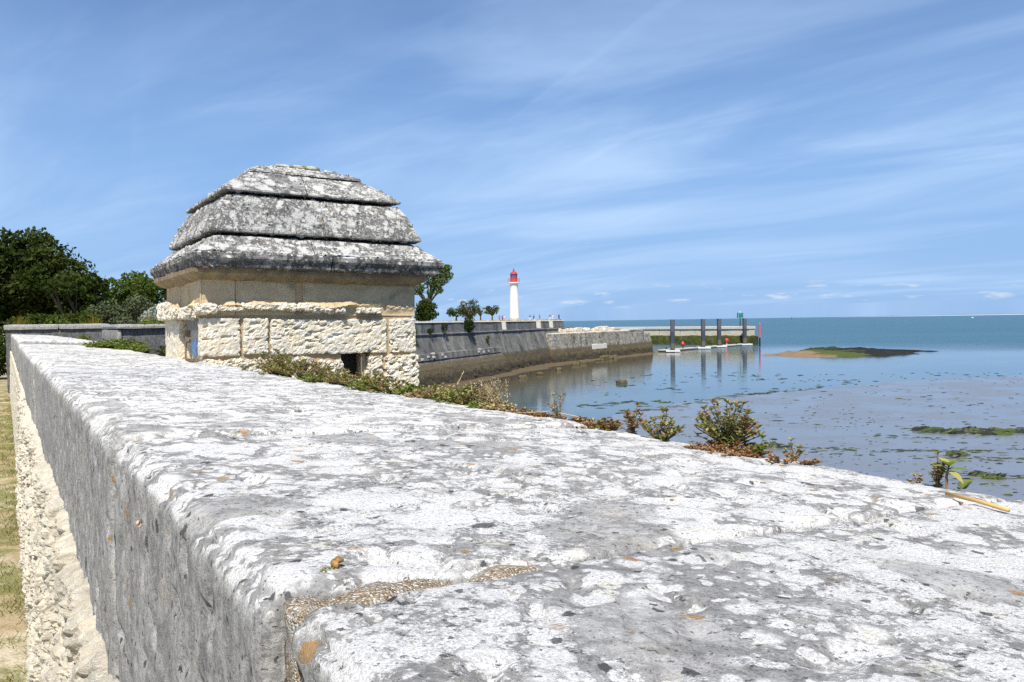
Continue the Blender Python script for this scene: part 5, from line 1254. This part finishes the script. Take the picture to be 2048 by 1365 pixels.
link('cap_stone', mesh('cap_stone', V, Fq, mat_lichen('mossy_cap_stone', grey0=(0.06, 0.055, 0.02), grey1=(0.30, 0.27, 0.12), cover=0.25, warm=0.6, bump_d=0.01)), ROOF, (0.02, 0, 1.385))
A = Acc()
for r_, z0, z1 in ((0.80, 0.43, 0.69), (0.66, 0.69, 1.03), (0.40, 1.02, 1.255)): A.box((0, 0, (z0 + z1) / 2), (r_, r_ * RY, (z1 - z0) / 2))
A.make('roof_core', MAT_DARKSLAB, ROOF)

# ------------------------------------------------------------------ weeds on the wall
def leaf_faces(A, pos, dirv, L, Wd, mi, g):
    d = Vector(dirv).normalized(); s = d.cross(Vector((g.uniform(-.3, .3), g.uniform(-.3, .3), 1))).normalized()
    n_ = s.cross(d); p_ = Vector(pos); cup = n_ * (0.10 * L)
    A.add([p_, p_ + d * L * 0.45 + s * Wd / 2 + cup, p_ + d * L - n_ * 0.06 * L, p_ + d * L * 0.45 - s * Wd / 2 + cup], [(0, 1, 2, 3)], mi)


def weed(name, label, x, y, h, spread, stems, leaf, mats, weights, seed, group=None, z=None, flowers=0.0, upright=0.5, dens=1.0, rosette=True, cat='weed', stem_mat=None, z_off=0.0):
    zz_ = (surf_z(x, y) if z is None else z) - 0.004 + z_off
    if z is None: h *= 1.3; leaf *= 1.15; dens *= 1.35
    T = thing(name, label, cat, LOC(x, y, zz_), TH, group); g = random.Random(seed); A = Acc(); S = Acc()
    for k in range(stems):
        a = g.uniform(0, 2 * math.pi); sp = spread * math.sqrt(g.random()); up_ = h * (1 - 0.55 * (sp / max(spread, 1e-6)) ** 1.5) * g.uniform(0.6, 1.08)
        e = Vector((math.cos(a) * sp, math.sin(a) * sp, max(up_, leaf * 0.6))); b0 = Vector((e.x * 0.15, e.y * 0.15, 0)); m_ = Vector((e.x * (0.75 - 0.5 * upright), e.y * (0.75 - 0.5 * upright), e.z * (0.4 + 0.2 * upright)))
        rs = 0.0011 + 0.004 * h
        Vt, Ft = tube([b0, m_, e], [rs, rs * 0.8, rs * 0.5], 4); S.add(Vt, Ft)
        nl = max(3, int(dens * (e - b0).length / leaf * 2.6))
        for q in range(nl):
            f = (q + 0.5) / nl; c = (b0.lerp(m_, f * 2) if f < 0.5 else m_.lerp(e, f * 2 - 1))
            an = q * 2.4 + g.uniform(-.4, .4); dv = Vector((math.cos(an), math.sin(an), g.uniform(-0.1, 0.9)))
            mi = g.choices(range(len(mats)), weights)[0]
            if f > 0.75 and flowers > 0 and g.random() < flowers: mi = len(mats) - 1
            leaf_faces(A, c, dv, leaf * g.uniform(0.6, 1.15), leaf * g.uniform(0.35, 0.6), mi, g)
        if rosette:
            for q in range(6):
                an = q * 1.05 + g.random(); dv = Vector((math.cos(an), math.sin(an), g.uniform(0.2, 1.4))); mi = g.choices(range(len(mats)), weights)[0]
                if flowers > 0 and g.random() < flowers: mi = len(mats) - 1
                leaf_faces(A, e, dv, leaf * g.uniform(0.7, 1.1), leaf * 0.5, mi, g)
    S.make('stems', stem_mat or L_WEED_R, T); A.make('leaves', mats, T)
    return T


GW = 'weeds along the outer edge of the parapet'
MW = [L_WEED, L_WEED_Y, L_WEED_R]
xe = 1.055
weed('flowering_weed', 'largest bushy weed, green below with reddish flower heads, on the parapet edge', xe, 0.965, 0.084, 0.058, 60, 0.0105, MW, (6, 3, 1), 1, GW, flowers=0.4, upright=0.8)
weed('flowering_weed', 'rounded green weed with brown tips left of the largest one', xe + 0.005, 1.135, 0.05, 0.04, 26, 0.0105, MW, (5, 2, 2), 2, GW, flowers=0.4)
weed('flowering_weed', 'dark tipped upright weed at the left end of the bushy pair', xe + 0.01, 1.225, 0.055, 0.028, 16, 0.010, MW, (3, 1, 5), 3, GW, flowers=0.8, upright=0.9)
weed('flowering_weed', 'small pale flowered sprig right of the largest weed', xe + 0.005, 0.83, 0.034, 0.016, 8, 0.007, MW, (2, 5, 2), 4, GW, flowers=0.2, upright=0.9)
weed('flowering_weed', 'small bright green sprig between the largest weed and the pale sprig', xe - 0.02, 0.875, 0.026, 0.016, 7, 0.010, [L_WEED], (1,), 5, GW)
weed('stonecrop_trail', 'reddish dry stonecrop trailing in front of the largest weed', xe - 0.035, 0.93, 0.014, 0.075, 60, 0.007, [L_SEDUM, L_WEED_R, L_DRY], (5, 2, 1), 6, GW, upright=0.1, dens=1.2)
weed('stonecrop_trail', 'thin reddish stonecrop end creeping right over the white stone', xe - 0.05, 0.80, 0.010, 0.05, 26, 0.006, [L_SEDUM, L_WEED_R, L_DRY], (4, 2, 2), 7, GW, upright=0.1)
for k, (yy, w) in enumerate(((1.34, 0.05), (1.44, 0.06), (1.56, 0.05))):
    weed('stonecrop_trail', ['reddish stonecrop mat just left of the dark tipped weed', 'middle reddish stonecrop mat under the thin green plant', 'reddish stonecrop mat below the long bent straws'][k], xe + 0.005, yy, 0.014, w, 40, 0.008, [L_SEDUM, L_WEED_R, L_DRY], (5, 2, 1), 60 + k, GW, upright=0.1, dens=1.1)
weed('thin_plant', 'thin tall green plant standing in front of the teal water', xe + 0.01, 1.475, 0.062, 0.030, 9, 0.008, [L_WEED, L_WEED_Y, L_DRY], (3, 2, 1), 8, GW, upright=0.9, dens=0.6, flowers=0.6)
weed('low_plant', 'green clump below the dry grass tuft', xe - 0.005, 1.80, 0.022, 0.045, 22, 0.011, [L_WEED, L_WEED_Y], (5, 1), 9, GW, upright=0.3)
weed('low_plant', 'bushy green plant left of the dry grass tuft', xe + 0.012, 1.95, 0.045, 0.075, 40, 0.012, MW, (6, 1, 2), 10, GW)
weed('low_plant', 'yellowing plant between the bushy green plant and the sentry box', xe + 0.02, 2.11, 0.046, 0.05, 26, 0.010, [L_WEED, L_WEED_Y, L_DRY], (2, 2, 3), 11, GW)
weed('low_plant', 'fresh green leafy plant right of the sentry box corner', xe + 0.0, 2.24, 0.03, 0.04, 14, 0.018, [L_WEED], (1,), 12, GW, upright=0.4)
for k in range(9):
    yy = 2.38 + k * 0.165 + random.uniform(-.03, .03); tall = 0.055 + 0.028 * math.sin(k * 1.9) ** 2
    lab = ['first low weed of the strip under the box, at its right end', 'second weed from the right end of the strip under the box', 'reddish weed third from the right end of the strip under the box', 'weed fourth from the right end of the strip, right of the loophole', 'tall weed growing in front of the loophole', 'green weed left of the loophole', 'spiky weed fourth from the left end of the strip under the box', 'tall spiky weed third from the left end of the strip under the box', 'tall dark weed second from the left end of the strip under the box'][k]
    weed('spiky_weed', lab, xe + 0.02 + random.uniform(-.02, .03), yy, tall * (0.78 if k < 5 else 1.25), 0.085, 28, 0.014, MW + [L_DRY, L_WEED_R], (6, 1.4, 2.5, 1.6, 0.5), 70 + k, GW, upright=0.75, flowers=0.35)
weed('spiky_weed', 'tall dark weed at the left end of the strip under the box', xe + 0.06, 3.95, 0.095, 0.10, 44, 0.016, MW, (6, 1, 3), 80, GW, upright=0.8, flowers=0.4)
weed('spiky_weed', 'leafy weed just right of the tall dark one at the left end of the strip', xe + 0.05, 3.72, 0.075, 0.09, 44, 0.015, MW, (6, 2, 2), 81, GW, upright=0.7, flowers=0.3)
weed('low_plant', 'round green cushion in front of the weed strip under the loophole', xe - 0.06, 3.02, 0.03, 0.05, 26, 0.011, [L_WEED, L_WEED_Y], (5, 1), 82, GW)
weed('low_plant', 'round green cushion in front of the weed strip, right of the loophole', xe - 0.055, 2.52, 0.026, 0.045, 24, 0.011, [L_WEED, L_WEED_Y], (5, 1), 83, GW)
weed('low_plant', 'tiny dark sprig on the white stone left of the weed strip', xe - 0.10, 3.55, 0.016, 0.02, 8, 0.008, [L_WEED, L_WEED_R], (3, 2), 84, GW)
weed('dry_tuft', 'small dry brown tuft on the white wall top before the box door', 0.93, 4.95, 0.022, 0.05, 20, 0.012, [L_DRY, L_WEED_R], (3, 2), 85, GW)
weed('dry_tuft', 'tiny grey tuft on the white wall top below the box corner', 1.02, 4.15, 0.018, 0.025, 10, 0.010, [L_DRY, L_WEED], (1, 2), 86, GW)
weed('wall_ivy', 'green weed mat on the wall top left of the sentry box', 1.02, 9.7, 0.085, 0.32, 110, 0.035, [L_WEED, L_WEED_Y, L_GREEN], (6, 1, 3), 87, GW, upright=0.4)
weed('wall_ivy', 'right hand end of the green weed mat left of the sentry box', 1.10, 9.0, 0.05, 0.2, 60, 0.03, [L_WEED, L_GREEN], (4, 2), 88, GW, upright=0.4)
weed('wall_ivy', 'green growth along the top of the traverse wall', 2.25, 14.4, 0.10, 0.38, 90, 0.05, [L_GREEN, L_WEED], (3, 3), 89, 'growth on the far walls', z=0.03, upright=0.3)
weed('wall_ivy', 'ivy hanging at the left of the dark traverse face', 1.86, 13.98, 0.5, 0.14, 40, 0.06, [L_GREEN, L_OAK2], (3, 3), 90, 'growth on the far walls', z=-0.75, upright=0.9)
weed('wall_ivy', 'ivy clump low on the dark traverse face', 2.15, 13.9, 0.3, 0.2, 50, 0.06, [L_GREEN, L_OAK2], (3, 3), 91, 'growth on the far walls', z=-0.62, upright=0.7)
weed('wall_ivy', 'ivy clump on the dark traverse face beside the sentry box', 2.62, 13.95, 0.5, 0.17, 60, 0.06, [L_GREEN, L_OAK2], (3, 3), 92, 'growth on the far walls', z=-0.65, upright=0.8)
weed('wall_ivy', 'small ivy at the top right of the dark traverse face', 2.62, 13.95, 0.16, 0.2, 30, 0.05, [L_GREEN, L_WEED], (3, 3), 93, 'growth on the far walls', z=-0.12, upright=0.5)
weed('wall_ivy', 'bright weed on the dark return wall', 1.15, 23.6, 0.2, 0.12, 30, 0.05, [L_WEED, L_WEED_Y], (3, 1), 94, 'growth on the far walls', z=-0.35, upright=0.6)
weed('wall_ivy', 'bright weed at the right foot of the dark return wall', 1.2, 16.2, 0.10, 0.14, 30, 0.04, [L_WEED, L_WEED_Y], (3, 1), 95, 'growth on the far walls', z=-0.22, upright=0.5)

for k, (yy, dx_, hh, sp, mats_, wts, lab) in enumerate((
        (2.30, 0.03, 0.040, 0.05, [L_WEED, L_DRY, L_WEED_R], (3, 3, 2), 'mixed green and brown weed at the right foot of the sentry box'),
        (2.16, -0.01, 0.020, 0.05, [L_DRY, L_WEED_R], (3, 1), 'straw coloured low plant before the yellowing one'),
        (2.03, 0.03, 0.050, 0.05, [L_DRY, L_WEED_Y, L_WEED], (4, 1, 1), 'pale dry weed behind the bushy green plant'),
        (1.87, 0.03, 0.060, 0.05, [L_DRY, L_WEED, L_WEED_R], (3, 2, 2), 'dry grey brown weed just left of the dry grass tuft'),
        (1.71, -0.01, 0.024, 0.05, [L_DRY, L_WEED_Y], (4, 1), 'low straw coloured clump at the right foot of the dry grass tuft'),
        (1.63, 0.01, 0.018, 0.05, [L_DRY, L_SEDUM], (3, 2), 'flat dry clump between the dry grass tuft and the thin green plant'),
        (1.38, 0.01, 0.018, 0.045, [L_SEDUM, L_DRY, L_WEED], (4, 2, 1), 'low brown clump right of the thin green plant'),
        (1.29, 0.0, 0.024, 0.04, [L_SEDUM, L_WEED, L_WEED_R], (3, 2, 2), 'brown and green clump at the left foot of the dark tipped weed'))):
    weed('fringe_weed', lab, xe + dx_, yy, hh, sp, 34, 0.010, mats_, wts, 110 + k, GW, upright=0.5)
# broad leaved weed at the right
BL_T = thing('broad_leaved_weed', 'broad leaved green weed beside the straw at the right edge', 'weed', LOC(xe - 0.03, 0.565, surf_z(xe - 0.03, 0.565) - 0.003), TH, GW)
S = Acc(); Vt, Ft = tube([(0, 0, 0), (0.004, 0.003, 0.018), (0.006, 0.0, 0.036)], [0.0025, 0.002, 0.0015], 6); S.add(Vt, Ft); S.make('stem', L_WEED_R, BL_T)
for k, (az_, el_, L, Wd, z0, mt) in enumerate(((3.6, 0.5, 0.026, 0.014, 0.034, L_WEED), (0.2, 0.35, 0.028, 0.013, 0.033, L_WEED), (5.6, 0.15, 0.030, 0.011, 0.028, L_WEED), (4.6, -0.4, 0.022, 0.013, 0.026, L_WEED_Y), (0.0, -0.25, 0.026, 0.008, 0.024, L_DRY), (2.4, 0.3, 0.022, 0.011, 0.030, L_WEED), (1.3, 0.6, 0.020, 0.010, 0.034, L_WEED_Y), (5.9, 0.8, 0.020, 0.015, 0.004, L_WEED), (5.2, 0.9, 0.020, 0.015, 0.003, L_WEED), (0.5, 0.7, 0.018, 0.013, 0.003, L_GREY), (3.3, 0.3, 0.016, 0.010, 0.003, L_GREY))):
    d = Vector((math.cos(az_) * math.cos(el_), math.sin(az_) * math.cos(el_), math.sin(el_))); s = d.cross(Vector((0, 0, 1))).normalized(); n_ = s.cross(d)
    V, Fc = [], []
    for i in range(6):
        f = i / 5; wd = Wd * 0.5 * math.sin(math.pi * min(1, 0.08 + 0.92 * f) ** 0.8) + 0.0004; c = d * L * f - Vector((0, 0, 0.20 * L * f * f))
        V += [c + s * wd + n_ * wd * 0.3, c, c - s * wd + n_ * wd * 0.3]
    for i in range(5):
        a = i * 3; Fc += [(a, a + 3, a + 4, a + 1), (a + 1, a + 4, a + 5, a + 2)]
    link('leaf', mesh('leaf', V, Fc, mt, True), BL_T, (0.004 + (0.012 if z0 < 0.01 else 0), (-0.012 if z0 < 0.01 else 0), z0))
weed('flowering_weed', 'yellow headed sprig against the left of the broad leaved weed', xe - 0.02, 0.583, 0.036, 0.012, 12, 0.007, [L_WEED_Y, L_WEED_R, L_WEED], (4, 3, 1), 14, GW, upright=0.9)
weed('flowering_weed', 'tiny orange sprig on the edge, left of the broad leaved weed', xe + 0.004, 0.622, 0.014, 0.016, 10, 0.006, [L_DRY, L_SEDUM, L_WEED_Y], (4, 3, 2), 15, GW)

# straw lying on the stone
def straw(name, label, pts, r, mat, group=None, cat='straw'):
    P_ = [LOC(*q) for q in pts]; c0 = P_[0]
    Vt, Ft = tube([q - c0 for q in P_], [r] * len(P_), 7)
    return tag(link(name, mesh(name, Vt, Ft, mat, True), None, c0), label, cat, group)
MAT_STRAW = mat_plain('golden_straw', (0.62, 0.38, 0.13), 0.55, 0.2, 60); MAT_STRAW2 = mat_plain('pale_straw', (0.58, 0.45, 0.26), 0.7, 0.2, 40)
def onTop(px, py):
    """point of the wall top under a photograph position, in the wall frame"""
    d = cam.matrix_world.to_3x3() @ Vector(((px - 1024) / 1592.9, -(py - 682.5) / 1592.9, -1.0)); d = Matrix.Rotation(-TH, 3, 'Z') @ d
    t_ = -0.2 / d.z
    for _ in range(12): t_ = surf_z(d.x * t_, d.y * t_) / d.z
    return Vector((d.x * t_, d.y * t_, surf_z(d.x * t_, d.y * t_)))
a, b = onTop(1893, 996), onTop(2017, 1030)
straw('straw_stick', 'golden cut straw lying on the wall top at the right edge', [(a.x, a.y, a.z + 0.005), ((a.x + b.x) / 2, (a.y + b.y) / 2, (a.z + b.z) / 2 + 0.006), (b.x, b.y, b.z + 0.005)], 0.0024, MAT_STRAW)
zt = surf_z(xe, 1.6) + 0.004
straw('bent_straw', 'long pale straw arching along the edge under the thin green plant', [(xe - .02, 1.93, zt + .004), (xe - .005, 1.72, zt + .002), (xe, 1.60, zt + .010), (xe + .005, 1.50, zt + .022), (xe + .02, 1.42, zt + .016), (xe + .03, 1.375, zt + .002)], 0.0011, MAT_STRAW2, 'straws on the parapet edge')
straw('bent_straw', 'straight pale straw lying below the dry grass tuft', [(xe - .03, 1.95, zt + .012), (xe - .02, 1.82, zt + .003), (xe + .0, 1.62, zt + .006)], 0.0011, MAT_STRAW2, 'straws on the parapet edge')
# dry grass tuft and tall dry stalks
DT = thing('dry_grass_tuft', 'pale dry grass tuft with seed heads on the parapet edge', 'grass tuft', LOC(xe + .01, 1.755, zt - 0.006), TH, GW); A = Acc(); H = Acc(); g = random.Random(5)
for k in range(120):
    a = g.uniform(0, 6.28); sp = g.uniform(0.0, 0.065); hh = g.uniform(0.035, 0.095); e = Vector((math.cos(a) * sp * 0.8 - 0.005, math.sin(a) * sp, hh)); m_ = Vector((e.x * 0.3, e.y * 0.3, e.z * 0.62)); w = 0.0007
    A.add([(m_.x * .2 - w, m_.y * .2, 0), (m_.x * .2 + w, m_.y * .2, 0), (m_.x + w, m_.y, m_.z), (e.x, e.y, e.z), (m_.x - w, m_.y, m_.z)], [(0, 1, 2, 3, 4)])
    if k % 2 == 0:
        for q in range(5): leaf_faces(H, e - Vector((0, 0, 0.004 * q)), (g.uniform(-1, 1), g.uniform(-1, 1), g.uniform(-.5, 1)), 0.006, 0.0034, 0, g)
A.make('blades', L_DRY, DT); H.make('seed_heads', mat_leaf('pale_seed_head', (0.34, 0.26, 0.17), (0.60, 0.52, 0.40), 0.2, 30), DT)
def stalk(label, x, y, dx_, dy_, h, seed):
    T = thing('dry_stalk', label, 'dry stalk', LOC(x, y, surf_z(xe, y) - 0.004), TH, 'dry stalks on the parapet edge'); g = random.Random(seed); H = Acc()
    pts = [Vector((0, 0, 0)), Vector((dx_ * .4, dy_ * .4, h * .45)), Vector((dx_, dy_, h))]; Vt, Ft = tube(pts, [0.0013, 0.0011, 0.0006], 5); link('stem', mesh('stem', Vt, Ft, MAT_STRAW2), T)
    for q in range(34):
        f = 0.5 + 0.5 * q / 34; c = pts[1].lerp(pts[2], (f - 0.5) * 2); leaf_faces(H, c, (g.uniform(-1, 1) + dx_ / h, g.uniform(-1, 1) + dy_ / h, g.uniform(0.4, 1.6)), 0.0075 * (1.3 - f * .6), 0.003, 0, g)
    H.make('seed_head', L_DRY, T)
stalk('tall slanting dry stalk with a seed head, in front of the bastion foot', xe + 0.01, 2.02, 0.055, 0.0, 0.098, 3)
stalk('upright thin dry stalk rising from the dry grass tuft', xe + 0.015, 1.70, 0.0, 0.012, 0.092, 4)
stalk('short pale stalk left of the dry grass tuft', xe + 0.01, 1.865, -0.005, 0.01, 0.075, 5)

# snail shells
def snail(name, label, c, r, cols, tilt):
    T = thing(name, label, 'snail shell', LOC(*c), TH + tilt, 'snail shells on the wall'); V, Fc = [], []; nt, nc = 60, 10; m_, t = material(name + '_shell')
    n_ = t.noise(t.obj(), 220, 4, 0.7); v_ = t.noise(t.vmul(t.obj(), (1, 1, 3)), 120, 3, 0.6); finish(t, t.mix(t.step(t.m('ADD', n_, v_), 0.8, 1.2), cols[0], cols[1]), 0.55, t.bump(n_, 0.5, 0.001), 0.4)
    for i in range(nt + 1):
        f = i / nt; a = f * 2 * math.pi * 2.6; k = math.exp(-1.35 * (1 - f) * 1.35); R0 = r * 0.52 * k; rt = r * 0.50 * k; hz = r * (0.95 * (1 - k))
        for j in range(nc):
            b = 2 * math.pi * j / nc; V.append(((R0 + rt * math.cos(b)) * math.cos(a), (R0 + rt * math.cos(b)) * math.sin(a), r * 0.46 + hz + rt * math.sin(b)))
    for i in range(nt):
        for j in range(nc): Fc.append((i * nc + j, i * nc + (j + 1) % nc, (i + 1) * nc + (j + 1) % nc, (i + 1) * nc + j))
    Fc.append(tuple(range(nt * nc, (nt + 1) * nc)))
    link('shell', mesh('shell', V, Fc, m_, True), T)
    Vt, Ft = tube([(0.0, -r * .2, r * .12), (r * .7, r * .1, r * .10), (r * .95, r * .15, r * .06)], [r * .16, r * .15, r * .05], 6); link('foot', mesh('foot', Vt, Ft, mat_plain('dry_snail_foot', (0.12, 0.09, 0.05), 0.9), True), T)
    return T
q = onTop(677, 1134)
snail('snail', 'small brown snail shell on the near mortar joint of the wall top', (q.x, q.y, q.z - 0.001), 0.0066, ((0.16, 0.085, 0.025), (0.36, 0.20, 0.06)), 0.6)
S2 = snail('snail', 'pale pinkish snail shell stuck to the grey inner face of the parapet', (XI - 0.002, 1.03, -0.232), 0.0055, ((0.42, 0.30, 0.22), (0.62, 0.52, 0.42)), 0.0)
S2.rotation_euler = (0, R(-90), TH)
weed('tiny_sprig', 'tiny green sprig beside the brown snail shell', q.x - 0.010, q.y - 0.006, 0.006, 0.006, 6, 0.004, [L_WEED], (1,), 97, None, z=q.z)

# ------------------------------------------------------------------ grass along the wall foot
A = Acc(); g = random.Random(12)
for _ in range(2400):
    y = 3.0 + 20 * g.random() ** 1.3; x = face_x(-1.6) - g.random() ** 1.5 * 1.2
    if vnoise(np.array([[x * 2.5, y * 1.6, 0]]), 5)[0] < -0.05 and g.random() < 0.8: continue
    for q in range(10):
        bx_, by_ = x + g.gauss(0, .03), y + g.gauss(0, .05); a = g.uniform(0, 6.28); h = g.uniform(.015, .055); w = .0025
        P0 = LOC(bx_ - w, by_, -1.62); P1 = LOC(bx_ + w, by_, -1.62); P2 = LOC(bx_ + math.cos(a) * h * .8, by_ + math.sin(a) * h * .8, -1.62 + h)
        A.add([P0, P1, P2], [(0, 1, 2)])
tag(A.make('grass', L_GRASS), 'short dry and green grass along the foot of the wall', 'grass', kind='stuff')
